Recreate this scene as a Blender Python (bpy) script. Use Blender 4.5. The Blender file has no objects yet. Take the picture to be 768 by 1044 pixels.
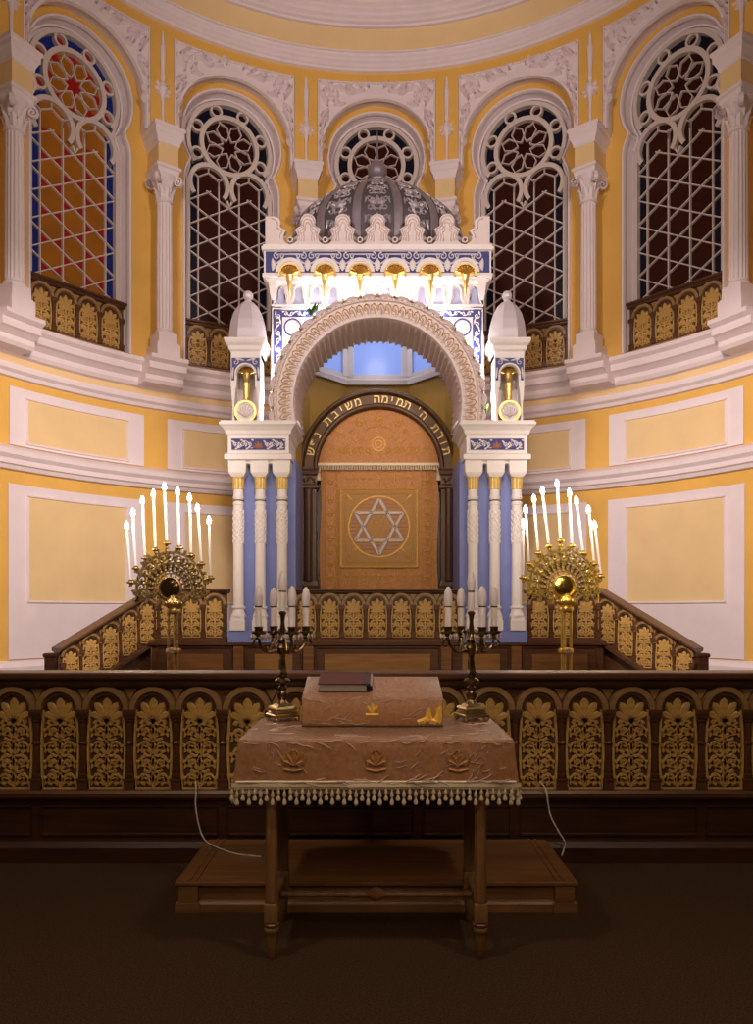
import bpy, math, random
from mathutils import Vector, Matrix
from math import sin, cos, pi, radians as R, sqrt
rnd = random.Random(7)
scene = bpy.context.scene
COL = scene.collection
EYE = 1.41
U = 1 / 72.0            # one wall unit in metres
YC = 474 * U              # axis of the round apse

# ------------------------------------------------------------------ materials
def mat(name, col, rough=.55, metal=0., var=.0, scale=8., bump=0., bscale=40., coat=0., emit=None, es=0., spec=.5, bdist=.01):
    m = bpy.data.materials.new(name); m.use_nodes = True
    nt = m.node_tree; b = nt.nodes['Principled BSDF']
    b.inputs['Base Color'].default_value = (*col, 1)
    b.inputs['Roughness'].default_value = rough
    b.inputs['Metallic'].default_value = metal
    b.inputs['Specular IOR Level'].default_value = spec
    if coat:
        b.inputs['Coat Weight'].default_value = coat; b.inputs['Coat Roughness'].default_value = .12
    if emit:
        b.inputs['Emission Color'].default_value = (*emit, 1); b.inputs['Emission Strength'].default_value = es
    if var or bump:
        tc = nt.nodes.new('ShaderNodeTexCoord')
    if var:
        n = nt.nodes.new('ShaderNodeTexNoise'); n.inputs['Scale'].default_value = scale; n.inputs['Detail'].default_value = 6
        nt.links.new(tc.outputs['Object'], n.inputs['Vector'])
        r = nt.nodes.new('ShaderNodeValToRGB')
        r.color_ramp.elements[0].position = .3; r.color_ramp.elements[1].position = .7
        r.color_ramp.elements[0].color = (*[c * (1 - var) for c in col], 1)
        r.color_ramp.elements[1].color = (*[min(1, c * (1 + var)) for c in col], 1)
        nt.links.new(n.outputs['Fac'], r.inputs['Fac']); nt.links.new(r.outputs['Color'], b.inputs['Base Color'])
    if bump:
        n2 = nt.nodes.new('ShaderNodeTexNoise'); n2.inputs['Scale'].default_value = bscale; n2.inputs['Detail'].default_value = 5
        nt.links.new(tc.outputs['Object'], n2.inputs['Vector'])
        bp = nt.nodes.new('ShaderNodeBump'); bp.inputs['Strength'].default_value = bump; bp.inputs['Distance'].default_value = bdist
        nt.links.new(n2.outputs['Fac'], bp.inputs['Height']); nt.links.new(bp.outputs['Normal'], b.inputs['Normal'])
    return m

def wood(name, c0, c1, rough=.4, sx=(1.5, 18, 18), coat=.15):
    m = bpy.data.materials.new(name); m.use_nodes = True
    nt = m.node_tree; b = nt.nodes['Principled BSDF']
    tc = nt.nodes.new('ShaderNodeTexCoord'); mp = nt.nodes.new('ShaderNodeMapping'); mp.inputs['Scale'].default_value = sx
    nt.links.new(tc.outputs['Object'], mp.inputs['Vector'])
    n = nt.nodes.new('ShaderNodeTexNoise'); n.inputs['Scale'].default_value = 1.6; n.inputs['Detail'].default_value = 7; n.inputs['Distortion'].default_value = .6
    nt.links.new(mp.outputs['Vector'], n.inputs['Vector'])
    r = nt.nodes.new('ShaderNodeValToRGB')
    r.color_ramp.elements[0].position = .32; r.color_ramp.elements[1].position = .68
    r.color_ramp.elements[0].color = (*c0, 1); r.color_ramp.elements[1].color = (*c1, 1)
    nt.links.new(n.outputs['Fac'], r.inputs['Fac']); nt.links.new(r.outputs['Color'], b.inputs['Base Color'])
    bp = nt.nodes.new('ShaderNodeBump'); bp.inputs['Strength'].default_value = .15; bp.inputs['Distance'].default_value = .004
    nt.links.new(n.outputs['Fac'], bp.inputs['Height']); nt.links.new(bp.outputs['Normal'], b.inputs['Normal'])
    b.inputs['Roughness'].default_value = rough
    b.inputs['Coat Weight'].default_value = coat; b.inputs['Coat Roughness'].default_value = .25
    return m

M = {}
M['yellow'] = mat('yellow plaster', (.78, .46, .10), .7, var=.05, scale=3, bump=.06, bscale=60)
M['cream'] = mat('cream plaster', (.80, .59, .30), .7, var=.04, scale=3, bump=.05, bscale=60)
M['ochre'] = mat('ochre plaster', (.42, .25, .045), .7, var=.06, scale=3)
M['white'] = mat('white plaster', (.80, .71, .74), .62, var=.03, scale=5, bump=.06, bscale=70)
M['arkshade'] = mat('white carving with shade in its colour', (.72, .63, .63), .5, var=.03, scale=9)  # white carving out of direct light, its pinkish shade put into the colour
M['turret'] = mat('silvery lilac paint', (.60, .56, .62), .35, .1)
M['arkwhite'] = mat('white painted carving', (.82, .78, .79), .5, var=.03, scale=9)
M['tracery'] = mat('grey white tracery', (.66, .58, .54), .55)
M['blue'] = mat('lavender blue paint', (.20, .25, .60), .5, var=.05, scale=6)
M['tile'] = mat('cobalt blue ground', (.018, .026, .19), .45)
M['softblue'] = mat('pale blue grey paint', (.42, .44, .66), .6)
M['gilt'] = mat('gilding', (.78, .56, .20), .35, .75, var=.12, scale=20)
M['giltpaint'] = mat('gold paint', (.70, .50, .17), .45, .35, var=.15, scale=25)
M['goldtext'] = mat('gold leaf lettering', (.86, .66, .28), .35, .5)
M['pewter'] = mat('pewter dome metal', (.27, .235, .27), .45, .35, var=.15, scale=6)
M['pewterlight'] = mat('polished pewter relief', (.44, .40, .44), .42, .4)
M['pewterdark'] = mat('dark gaps between the metal', (.105, .09, .105), .6, .3)
M['brass'] = mat('brass', (.88, .62, .14), .30, .72, var=.18, scale=30)
M['agedbrass'] = mat('aged brass', (.52, .37, .15), .34, .8, var=.4, scale=35)
M['bronze'] = mat('dark bronze', (.20, .145, .075), .3, 1., var=.3, scale=30)
M['bronzelight'] = mat('rubbed bronze', (.52, .42, .22), .28, 1., var=.2, scale=30)
M['darkdisc'] = mat('dark mirror', (.07, .035, .012), .15, .7)
M['golddisc'] = mat('gold mirror', (.95, .72, .16), .18, 1., var=.1, scale=12, bump=.3, bscale=18)
M['crystal'] = mat('crystal drop', (.9, .85, .85), .06, 0., spec=1.)
M['crystal'].node_tree.nodes['Principled BSDF'].inputs['Transmission Weight'].default_value = .7
M['wax'] = mat('white candle', (.86, .80, .80), .45)
M['bulb'] = mat('frosted bulb', (.84, .78, .82), .3)
M['flame'] = mat('glowing lamp flame', (1, .9, .75), .5, emit=(1, .86, .66), es=38)
M['wood'] = wood('brown varnished wood', (.060, .022, .008), (.125, .050, .018))
M['darkwood'] = wood('dark red brown wood', (.032, .011, .006), (.065, .022, .010))
M['midwood'] = wood('warm brown wood', (.14, .058, .016), (.26, .115, .034))
M['tanwood'] = wood('pale brown arch wood', (.26, .15, .055), (.36, .21, .085), .5)
M['carved'] = wood('gilded tan carving', (.45, .26, .07), (.62, .39, .12), .45)
M['portal'] = wood('portal wood', (.055, .020, .006), (.11, .042, .012), .35, (14, 14, 2))
M['portalband'] = wood('portal letter band', (.10, .045, .014), (.16, .07, .02), .4)
M['tablewood'] = wood('table wood', (.17, .085, .028), (.30, .155, .055), .4, (14, 14, 1.5))
M['stepwood'] = wood('platform wood', (.17, .08, .028), (.29, .14, .05), .45)
M['carpet'] = mat('dark brown carpet', (.075, .045, .025), .95, var=.35, scale=120, bump=.5, bscale=300, spec=.1)
M['silver'] = mat('silver thread', (.52, .40, .33), .5, .3, var=.1, scale=60)
M['goldthread'] = mat('gold thread', (.66, .37, .07), .45, .35, var=.2, scale=80)
M['rose'] = mat('faded rose satin', (.44, .20, .12), .6, var=.1, scale=20)
M['fringe'] = mat('pale gold fringe', (.74, .62, .42), .45, .15)
M['dullgold'] = mat('worn gold embroidery', (.37, .175, .05), .5, .2, var=.3, scale=60)
M['panelback'] = wood('dark brown panel ground', (.070, .032, .009), (.10, .047, .013), .6)  # dark brown ground behind the tan carving
M['podiumpanel'] = wood('honey brown panel', (.24, .115, .028), (.36, .18, .05), .4)
M['brightgold'] = mat('bright gold appliqué', (.82, .50, .07), .45, .2, var=.15, scale=60)
M['cord'] = mat('white flex', (.7, .65, .6), .5)
M['leather'] = mat('maroon leather', (.10, .020, .014), .5, var=.15, scale=30)
M['navy'] = mat('dark spine leather', (.018, .018, .03), .45)
M['pages'] = mat('grey book pages', (.36, .33, .28), .8)
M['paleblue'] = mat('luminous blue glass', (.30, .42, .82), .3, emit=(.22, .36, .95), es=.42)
M['plastic'] = mat('pale glints on clear plastic', (.74, .58, .52), .16, spec=.8)  # pale colour stands in for highlights on the plastic
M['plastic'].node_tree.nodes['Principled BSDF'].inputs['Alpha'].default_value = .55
M['plug'] = mat('dark socket', (.05, .03, .02), .5)
M['leaf'] = mat('green leaf', (.05, .12, .03), .6)

def satin(name, col, col2, coat):
    """woven silk with creases and a clear plastic skin"""
    m = mat(name, col, .5)
    nt = m.node_tree; b = nt.nodes['Principled BSDF']
    tc = nt.nodes.new('ShaderNodeTexCoord')
    n = nt.nodes.new('ShaderNodeTexNoise'); n.inputs['Scale'].default_value = 55; n.inputs['Detail'].default_value = 8
    nt.links.new(tc.outputs['Object'], n.inputs['Vector'])
    r = nt.nodes.new('ShaderNodeValToRGB'); r.color_ramp.elements[0].position = .35; r.color_ramp.elements[1].position = .7
    r.color_ramp.elements[0].color = (*col, 1); r.color_ramp.elements[1].color = (*col2, 1)
    nt.links.new(n.outputs['Fac'], r.inputs['Fac']); nt.links.new(r.outputs['Color'], b.inputs['Base Color'])
    b.inputs['Sheen Weight'].default_value = .15
    if coat:
        b.inputs['Coat Weight'].default_value = 1.; b.inputs['Coat Roughness'].default_value = .05
        v = nt.nodes.new('ShaderNodeTexNoise'); v.inputs['Scale'].default_value = 13; v.inputs['Detail'].default_value = 5; v.inputs['Distortion'].default_value = 2.8
        nt.links.new(tc.outputs['Object'], v.inputs['Vector'])
        bp = nt.nodes.new('ShaderNodeBump'); bp.inputs['Strength'].default_value = .9; bp.inputs['Distance'].default_value = .06
        nt.links.new(v.outputs['Fac'], bp.inputs['Height']); nt.links.new(bp.outputs['Normal'], b.inputs['Coat Normal'])
    return m
M['tablecloth'] = satin('brown satin under clear plastic', (.30, .13, .045), (.40, .185, .07), True)
M['curtain'] = satin('copper brocade', (.44, .165, .034), (.64, .28, .066), False)
M['curtainband'] = satin('amber brocade', (.40, .185, .03), (.52, .26, .05), False)

def glass(name, glow):
    """leaded glass: honey hexagons, red triangles, blue margins in the plane of the window (object x, z)"""
    m = bpy.data.materials.new(name); m.use_nodes = True
    nt = m.node_tree; b = nt.nodes['Principled BSDF']; N = nt.nodes.new; L = nt.links.new
    tc = N('ShaderNodeTexCoord'); sp = N('ShaderNodeSeparateXYZ'); L(tc.outputs['Object'], sp.inputs[0])
    def mth(op, a, c=None):
        n = N('ShaderNodeMath'); n.operation = op
        for i, q in enumerate((a, c)):
            if q is None: continue
            if isinstance(q, (int, float)): n.inputs[i].default_value = q
            else: L(q, n.inputs[i])
        return n.outputs[0]
    x = mth('DIVIDE', sp.outputs['X'], U); v = mth('DIVIDE', sp.outputs['Z'], U)
    t = mth('MULTIPLY', x, .57735)
    q1 = mth('FRACT', mth('ADD', mth('DIVIDE', mth('SUBTRACT', v, t), 23.96), 50.))
    q2 = mth('FRACT', mth('ADD', mth('DIVIDE', mth('MULTIPLY', mth('ADD', v, t), -1.), 23.96), 50.))
    q3 = mth('FRACT', mth('ADD', mth('DIVIDE', mth('ADD', x, 10.375), 20.75), 50.))
    s = mth('ADD', mth('ADD', q1, q2), q3)
    tri = mth('MAXIMUM', mth('LESS_THAN', s, 1.), mth('GREATER_THAN', s, 2.))
    side = mth('GREATER_THAN', mth('ABSOLUTE', x), 31.1)
    low = mth('LESS_THAN', v, 180.)
    hexc = (.42, .13, .012, 1) if glow else (.075, .013, .006, 1)
    red = (.36, .010, .012, 1) if glow else (.05, .006, .006, 1)
    blu = (.010, .022, .16, 1) if glow else (.012, .012, .035, 1)
    nz = N('ShaderNodeTexNoise'); nz.inputs['Scale'].default_value = 2.2; nz.inputs['Detail'].default_value = 3
    L(tc.outputs['Object'], nz.inputs['Vector'])
    hx = N('ShaderNodeMix'); hx.data_type = 'RGBA'; hx.inputs[6].default_value = tuple(c * .55 for c in hexc[:3]) + (1,); hx.inputs[7].default_value = tuple(c * 1.3 for c in hexc[:3]) + (1,)
    L(nz.outputs['Fac'], hx.inputs[0])
    def mix(f, a, c):
        n = N('ShaderNodeMix'); n.data_type = 'RGBA'; L(f, n.inputs[0])
        if isinstance(a, tuple): n.inputs[6].default_value = a
        else: L(a, n.inputs[6])
        if isinstance(c, tuple): n.inputs[7].default_value = c
        else: L(c, n.inputs[7])
        return n.outputs[2]
    c = mix(mth('MULTIPLY', tri, low), hx.outputs[2], red)
    c = mix(side, c, blu)
    # crown of the window: blue ground, honey roundel, red star and beads
    dz = mth('SUBTRACT', v, 229.)
    rr = mth('SQRT', mth('ADD', mth('MULTIPLY', x, x), mth('MULTIPLY', dz, dz)))
    up = mth('GREATER_THAN', v, 204.)
    ang = mth('ARCTAN2', dz, x)
    out = mth('MULTIPLY', mth('GREATER_THAN', rr, 27.5), up)
    c = mix(out, c, blu)
    beadu = mth('COSINE', mth('MULTIPLY', mth('ADD', ang, R(22.5)), 8.))
    bead = mth('MULTIPLY', mth('MULTIPLY', mth('GREATER_THAN', beadu, .55), out), mth('LESS_THAN', rr, 40.5))
    c = mix(bead, c, red)
    star = mth('MULTIPLY', mth('LESS_THAN', rr, mth('ADD', 8.5, mth('MULTIPLY', 2.5, mth('COSINE', mth('MULTIPLY', ang, 8.))))), up)
    c = mix(star, c, red)
    rim = mth('MULTIPLY', mth('MULTIPLY', mth('GREATER_THAN', rr, 18.5), mth('LESS_THAN', rr, 27.5)), up)
    rimw = mth('MULTIPLY', rim, mth('GREATER_THAN', mth('COSINE', mth('MULTIPLY', ang, 8.)), .45))
    c = mix(rimw, c, red)
    dk_ = mix(mth('ADD', .55, 0.), c, (0, 0, 0, 1)); L(dk_, b.inputs['Base Color']); b.inputs['Specular IOR Level'].default_value = .25; b.inputs['Roughness'].default_value = .35
    L(c, b.inputs['Emission Color']); b.inputs['Emission Strength'].default_value = .20 if glow else .03
    return m

# ------------------------------------------------------------------ mesh builder
class MB:
    def __init__(s): s.v = []; s.f = []; s.mi = []
    def add(s, vs, fs, m=0):
        o = len(s.v); s.v += [tuple(p) for p in vs]
        for f in fs: s.f.append(tuple(i + o for i in f)); s.mi.append(m)
    def box(s, x0, x1, y0, y1, z0, z1, m=0, b=0.):
        if b:
            s.loft(x0, x1, y0, y1, [(z0, -b), (z0 + b, 0), (z1 - b, 0), (z1, -b)], m); return
        s.add([(x0,y0,z0),(x1,y0,z0),(x1,y1,z0),(x0,y1,z0),(x0,y0,z1),(x1,y0,z1),(x1,y1,z1),(x0,y1,z1)],
              [(0,3,2,1),(4,5,6,7),(0,1,5,4),(1,2,6,5),(2,3,7,6),(3,0,4,7)], m)
    def loft(s, x0, x1, y0, y1, prof, m=0):
        """rectangular block whose outline grows by off at each height: prof = [(z, off)]"""
        rows = [[(x0-o,y0-o,z),(x1+o,y0-o,z),(x1+o,y1+o,z),(x0-o,y1+o,z)] for z, o in prof]
        s.grid(rows, True, m); n = len(s.v)
        s.f.append((n-4,n-3,n-2,n-1)); s.mi.append(m)
        k = n - 4*len(rows); s.f.append((k+3,k+2,k+1,k)); s.mi.append(m)
    def grid(s, rows, close=False, m=0):
        o = len(s.v); w = len(rows[0])
        for r in rows: s.v += [tuple(p) for p in r]
        for i in range(len(rows)-1):
            for j in range(w if close else w-1):
                j2 = (j+1) % w
                s.f.append((o+i*w+j, o+i*w+j2, o+(i+1)*w+j2, o+(i+1)*w+j)); s.mi.append(m)
    def lathe(s, prof, c=(0,0,0), seg=20, m=0, flute=0, depth=0., sy=1., cap=True):
        rows = []
        for r, z in prof:
            row = []
            for k in range(seg):
                a = 2*pi*k/seg
                q = r*(1 - depth*abs(cos(a*flute/2))) if flute else r
                row.append((c[0]+q*cos(a), c[1]+q*sin(a)*sy, c[2]+z))
            rows.append(row)
        o = len(s.v); s.grid(rows, True, m)
        if cap:
            n = len(rows)
            s.f.append(tuple(o+k for k in reversed(range(seg)))); s.mi.append(m)
            s.f.append(tuple(o+(n-1)*seg+k for k in range(seg))); s.mi.append(m)
    def tube(s, pts, r, seg=8, m=0):
        pts = [Vector(p) for p in pts]; n = len(pts)
        rs = r if isinstance(r, (list, tuple)) else [r]*n
        up = Vector((0,0,1)); rows = []
        t0 = (pts[1]-pts[0]).normalized()
        if abs(t0.dot(up)) > .95: up = Vector((1,0,0))
        nrm = (up - t0*up.dot(t0)).normalized()
        for i in range(n):
            t = (pts[min(i+1,n-1)] - pts[max(i-1,0)]).normalized()
            nrm = (nrm - t*nrm.dot(t)).normalized(); bi = t.cross(nrm)
            rows.append([pts[i] + (nrm*cos(2*pi*k/seg) + bi*sin(2*pi*k/seg))*rs[i] for k in range(seg)])
        o = len(s.v); s.grid(rows, True, m)
        s.f.append(tuple(o+k for k in reversed(range(seg)))); s.mi.append(m)
        s.f.append(tuple(o+(n-1)*seg+k for k in range(seg))); s.mi.append(m)
    def ball(s, c, r, m=0, seg=12, rings=7, sz=1.):
        prof = [(max(1e-4, r*sin(pi*i/rings)), -r*sz*cos(pi*i/rings)) for i in range(rings+1)]
        s.lathe(prof, c, seg, m, cap=False)
    def ribbon(s, pts, ws, F, d0, d1, m=0, flat=.0):
        """raised strip along a 2D path; F(x, y, d) puts it in space"""
        n = len(pts); rows = []
        for i in range(n):
            a = pts[max(i-1,0)]; b = pts[min(i+1,n-1)]
            tx, ty = b[0]-a[0], b[1]-a[1]; l = math.hypot(tx,ty) or 1e-9
            nx, ny = -ty/l, tx/l; w = (ws[i] if isinstance(ws,(list,tuple)) else ws)/2
            x, y = pts[i]
            if flat:
                rows.append([F(x+nx*w,y+ny*w,d0), F(x+nx*w*flat,y+ny*w*flat,d1), F(x-nx*w*flat,y-ny*w*flat,d1), F(x-nx*w,y-ny*w,d0)])
            else:
                rows.append([F(x+nx*w,y+ny*w,d0), F(x,y,d1), F(x-nx*w,y-ny*w,d0)])
        o = len(s.v); s.grid(rows, False, m)
        if flat:
            k = len(s.v)-4
            s.f.append((o,o+1,o+2,o+3)); s.mi.append(m); s.f.append((k+3,k+2,k+1,k)); s.mi.append(m)
    def poly(s, pts, F, d0, d1, m=0, ms=None):
        """plate with a 2D outline, between depths d0 (back) and d1 (face)"""
        n = len(pts); o = len(s.v)
        s.v += [tuple(F(x,y,d1)) for x,y in pts] + [tuple(F(x,y,d0)) for x,y in pts]
        s.f.append(tuple(range(o,o+n))); s.mi.append(m)
        s.f.append(tuple(reversed(range(o+n,o+2*n)))); s.mi.append(m)
        for i in range(n):
            j = (i+1) % n; s.f.append((o+i,o+n+i,o+n+j,o+j)); s.mi.append(m if ms is None else ms)
    def ring(s, c, r0, r1, F, d0, d1, m=0, a0=0., a1=360., seg=32):
        """flat ring sector with thickness"""
        rows = []
        for k in range(seg+1):
            a = R(a0+(a1-a0)*k/seg); ca, sa = cos(a), sin(a)
            rows.append([F(c[0]+r1*ca,c[1]+r1*sa,d0),F(c[0]+r1*ca,c[1]+r1*sa,d1),F(c[0]+r0*ca,c[1]+r0*sa,d1),F(c[0]+r0*ca,c[1]+r0*sa,d0)])
        s.grid(rows, True, m)
    def mesh(s, name, mats, smooth=False):
        me = bpy.data.meshes.new(name); me.from_pydata(s.v, [], s.f)
        for q in (mats if isinstance(mats,(list,tuple)) else [mats]): me.materials.append(M[q] if isinstance(q,str) else q)
        for p, i in zip(me.polygons, s.mi): p.material_index = i
        if smooth:
            for p in me.polygons: p.use_smooth = True
            me.update()
            try: me.set_sharp_from_angle(angle=R(38))
            except Exception: pass
        me.update(); return me
    def build(s, name, mats, parent=None, smooth=False, loc=None):
        return link(name, s.mesh(name, mats, smooth), parent, loc)

def link(name, me, parent=None, loc=None, rz=0.):
    o = bpy.data.objects.new(name, me); COL.objects.link(o)
    if parent is not None: o.parent = parent
    if loc is not None: o.location = loc
    if rz: o.rotation_euler = (0,0,rz)
    return o
def tag(o, label, cat, group=None, kind=None):
    o['label'] = label; o['category'] = cat
    if group: o['group'] = group
    if kind: o['kind'] = kind
    return o
def thing(name, label, cat, loc=(0,0,0), rz=0., group=None, kind=None):
    o = bpy.data.objects.new(name, None); COL.objects.link(o); o.location = loc; o.rotation_euler = (0,0,rz)
    o.empty_display_size = .1
    return tag(o, label, cat, group, kind)
def copy_tree(o, parent=None):
    c = o.copy(); COL.objects.link(c)
    if parent is not None: c.parent = parent
    for ch in list(o.children): copy_tree(ch, c)
    return c

# ------------------------------------------------------------------ ornament strokes: (points, widths)
def arc(cx, cy, r, a0, a1, n=12, ry=None):
    return [(cx+r*cos(R(a0+(a1-a0)*i/n)), cy+(ry or r)*sin(R(a0+(a1-a0)*i/n))) for i in range(n+1)]
def spiral(cx, cy, r, a0, turns, w, n=18, r1=.12):
    p = []; q = []
    for i in range(n+1):
        t = i/n; rr = r*(1-t)+r*r1*t; a = R(a0)+turns*2*pi*t
        p.append((cx+rr*cos(a), cy+rr*sin(a))); q.append(w*(1-.35*t))
    return p, q
def leaf(x0, y0, ang, L, w, bend=0., n=6, tip=.72):
    p = []; q = []; a = R(ang)
    x, y = x0, y0
    for i in range(n+1):
        t = i/n; p.append((x,y)); q.append(w*max(.12, sin(pi*min(1,(t*tip+.08)))**.8) if t < .98 else w*.25)
        aa = a + R(bend)*t; x += cos(aa)*L/n; y += sin(aa)*L/n
    return p, q
def mirror(S): return S + [([(-x,y) for x,y in p], w) for p,w in S]

def panel_strokes(hw, H):
    S = []
    k = hw/.1
    y0 = H - .165*k
    for a, L, w in ((29,.130,.050),(57,.108,.044),(86,.080,.036)):
        S.append(leaf(0, y0, 90-a, L*k, w*k, -a*.25, tip=.62))
    S = mirror(S)
    S.append(leaf(0, y0, 90, .138*k, .052*k, 0, tip=.62))
    T = []
    n = max(3, int((y0-.03*k)/(.085*k))); st = (y0-.02*k)/n
    for i in range(n):
        y = .015*k + st*(i+.5)
        d = 1 if i % 2 else -1
        T.append(spiral(.045*k, y, .036*k, 90*d, -1.3*d, .024*k, 14))
        T.append(leaf(.012*k, y-st*.45, 55, .066*k, .032*k, -30))
        T.append(leaf(.088*k, y-st*.4, 110, .060*k, .028*k, 25))
        T.append(([(.0, y+st*.5), (.028*k, y+st*.38), (.055*k, y+st*.52)], .020*k))
        T.append(leaf(.07*k, y-st*.1, 20, .035*k, .022*k, 40))
    S += mirror(T)
    S.append(([(0,.0),(0,y0)], [.022*k,.022*k]))
    for i in range(n): S.append(([(0,.015*k+st*i+st*.25),(0,.015*k+st*i+st*.55),(0,.015*k+st*i+st*.8)], [.004*k,.040*k,.004*k]))
    return S
def panel_outline(hw, H, n=12, bulge=.012):
    r = hw; p = []
    for i in range(7):
        t = i/6; p.append((hw*(.9+.1*sin(pi*min(1,t*1.05)))+0*bulge, (H-r)*t))
    p += [(r*cos(pi*i/n), H-r+r*sin(pi*i/n)) for i in range(1,n)]
    p += [(-x,y) for x,y in reversed(p[:7])]
    return p
def panel_mesh(name, hw, H):
    b = MB(); F = lambda x,y,d: (x,-d,y)
    o = panel_outline(hw, H)
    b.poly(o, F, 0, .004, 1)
    b.ribbon(o + [o[0]], .016*hw/.1, F, .004, .016, 0, .75)
    for p, w in panel_strokes(hw*.93, H*.97): b.ribbon(p, w, F, .004, .015, 0, .6)
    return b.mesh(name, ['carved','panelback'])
def arabesque(x0, x1, y0, y1, n, w):
    S = []; W = (x1-x0)/n; h = y1-y0
    for i in range(n):
        cx = x0+W*(i+.5); d = 1 if i % 2 else -1
        r = min(W,h)*.36
        S.append(spiral(cx, (y0+y1)/2, r, 90*d, 1.25, w, 14))
        S.append(leaf(cx-W*.5, (y0+y1)/2-d*h*.3, 30*d, W*.6, w*1.5, 30*d))
        S.append(leaf(cx+W*.1, (y0+y1)/2+d*h*.38, -20*d, W*.5, w*1.4, 20*d))
    return S
def arabesque_v(x0, x1, y0, y1, n, w):
    return [([(x0+(b-y0)*0+ a, b) for a, b in [(q[1], q[0]) for q in p]], ww) for p, ww in arabesque(y0, y1, 0, x1-x0, n, w)]
# ================================================================== THE ROOM
def cyl(th, v, r): return (r*U*sin(th), YC + r*U*cos(th), EYE + v*U)
BAY = R(25.1); BH = BAY/2
RL, RW, RI = 345., 328., 341.       # lower drum, arched upper skin, recessed window wall
def wallgrid(b, t0, t1, v0, v1, r, m=0, n=None, nv=1):
    n = n or max(1, int(abs(t1-t0)/R(2)))
    rows = [[cyl(t0+(t1-t0)*i/n, v0+(v1-v0)*j/nv, r) for i in range(n+1)] for j in range(nv+1)]
    b.grid(rows, False, m)
def sweep(b, prof, t0, t1, m=0, n=None, cap=True):
    """moulding: profile [(r, v)] carried round the apse"""
    n = n or max(2, int(abs(t1-t0)/R(1.6)))
    rows = [[cyl(t0+(t1-t0)*i/n, v, r) for r, v in prof] for i in range(n+1)]
    o = len(b.v); b.grid(rows, False, m)
    if cap:
        w = len(prof)
        b.f.append(tuple(o+k for k in range(w))); b.mi.append(m)
        b.f.append(tuple(o+n*w+k for k in reversed(range(w)))); b.mi.append(m)
TE = R(100)
# floor, stage floor
b = MB(); b.box(-5.5, 5.5, -3.0, 4.6, -.1, 0)
tag(b.build('floor', 'carpet'), 'dark brown carpeted hall floor in front of the balustrade', 'floor', kind='structure')
b = MB(); pts = [(-4.3,4.62),(4.3,4.62)] + [(cyl(t,0,344)[0], cyl(t,0,344)[1]) for t in [R(90-180*i/40) for i in range(41)]]
b.poly(pts, lambda x,y,d: (x,y,d), -.1, .45)
tag(b.build('floor_raised', 'wood'), 'raised wooden floor inside the apse behind the balustrade', 'floor', kind='structure')

# wall: lower drum, recessed window drum with openings, upper skin with arches
def opening(R0, vs, hw, cusp=True, v0=239., n=18):
    """half outline of a horseshoe window opening, from the sill up the right side to the apex: (x, v)"""
    p = [(hw, v0), (hw, (v0+vs)/2), (hw, vs-52)]
    if cusp:
        p += [(hw, vs-44), (hw-1.5, vs-37), (hw-4.6, vs-31), (hw-5.0, vs-28.5)]
        a0 = -33
    else:
        a0 = 0
    p += [(R0*cos(R(a0+(90-a0)*i/n)), vs+R0*sin(R(a0+(90-a0)*i/n))) for i in range(n+1)]
    return p
VS = 468.
def full(h): return h + [(-x,v) for x,v in reversed(h[:-1])]
def rim(p, W, v0, v1):
    """point of the rectangle |x|<=W, v<=v1 reached from p"""
    x, v = p
    if v <= VS - 20: return (W if x > 0 else -W, v)
    dx, dv = x, v - (VS - 20)
    s = min(W/abs(dx) if abs(dx) > 1e-6 else 1e9, (v1-(VS-20))/dv if dv > 1e-6 else 1e9)
    return (dx*s, VS-20+dv*s)
def skin_ring(b, out, W, v0, v1, thc, r, m=0, steps=4):
    rows = []
    path = list(out)
    rim_pts = [rim(p, W, v0, v1) for p in path]
    # insert the two corners
    pp, qq = [], []
    for i, (p, q) in enumerate(zip(path, rim_pts)):
        if i:
            a, c = rim_pts[i-1], q
            if abs(abs(a[0])-W) < 1e-6 and abs(c[1]-v1) < 1e-6 and abs(a[1]-v1) > 1e-6 and abs(abs(c[0])-W) > 1e-6:
                pp.append(((path[i-1][0]+p[0])/2, (path[i-1][1]+p[1])/2)); qq.append((a[0], v1))
            if abs(a[1]-v1) < 1e-6 and abs(abs(c[0])-W) < 1e-6 and abs(c[1]-v1) > 1e-6 and abs(abs(a[0])-W) > 1e-6:
                pp.append(((path[i-1][0]+p[0])/2, (path[i-1][1]+p[1])/2)); qq.append((c[0], v1))
        pp.append(p); qq.append(q)
    for k in range(steps+1):
        t = k/steps
        rows.append([cyl(thc + ((1-t)*p[0]+t*q[0])/r, (1-t)*p[1]+t*q[1], r) for p, q in zip(pp, qq)])
    b.grid(rows, False, m)
O2 = full(opening(50, VS, 48))
O1 = full([(57, 446), (57, 458)] + [(57*cos(R(5*i)), VS+57*sin(R(5*i))) for i in range(19)])
bays = [BAY*k for k in range(-3, 4)]
b = MB()
wallgrid(b, -TE, TE, -110, 234, RL, 0)
for tb in bays:
    W = RI*BH
    skin_ring(b, O2, W, 239, 600, tb, RI, 0)
    wallgrid(b, tb-BH, tb+BH, 222, 239, RI, 0)
    for s in (-1, 1):   # pier strips of the upper skin and the frieze
        wallgrid(b, tb+s*60.4/RW, tb+s*BH, 446, 541, RW, 0, n=2)
        rows = [[cyl(tb+s*BH*q, 446, r) for q in (60.4/RW/BH, 1)] for r in (RW, RI)]
        b.grid(rows, False, 0)
    wallgrid(b, tb-BH, tb+BH, 541, 600, RW, 0)
for s in (-1, 1):
    wallgrid(b, s*BAY*3.5, s*TE, 222, 600, RI, 0)
    wallgrid(b, s*BAY*3.5, s*TE, 446, 600, RW, 0)
rows = [[cyl(-TE+2*TE*i/60, 234, r) for i in range(61)] for r in (RL, RI-2)]
b.grid(rows, False, 0)
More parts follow.
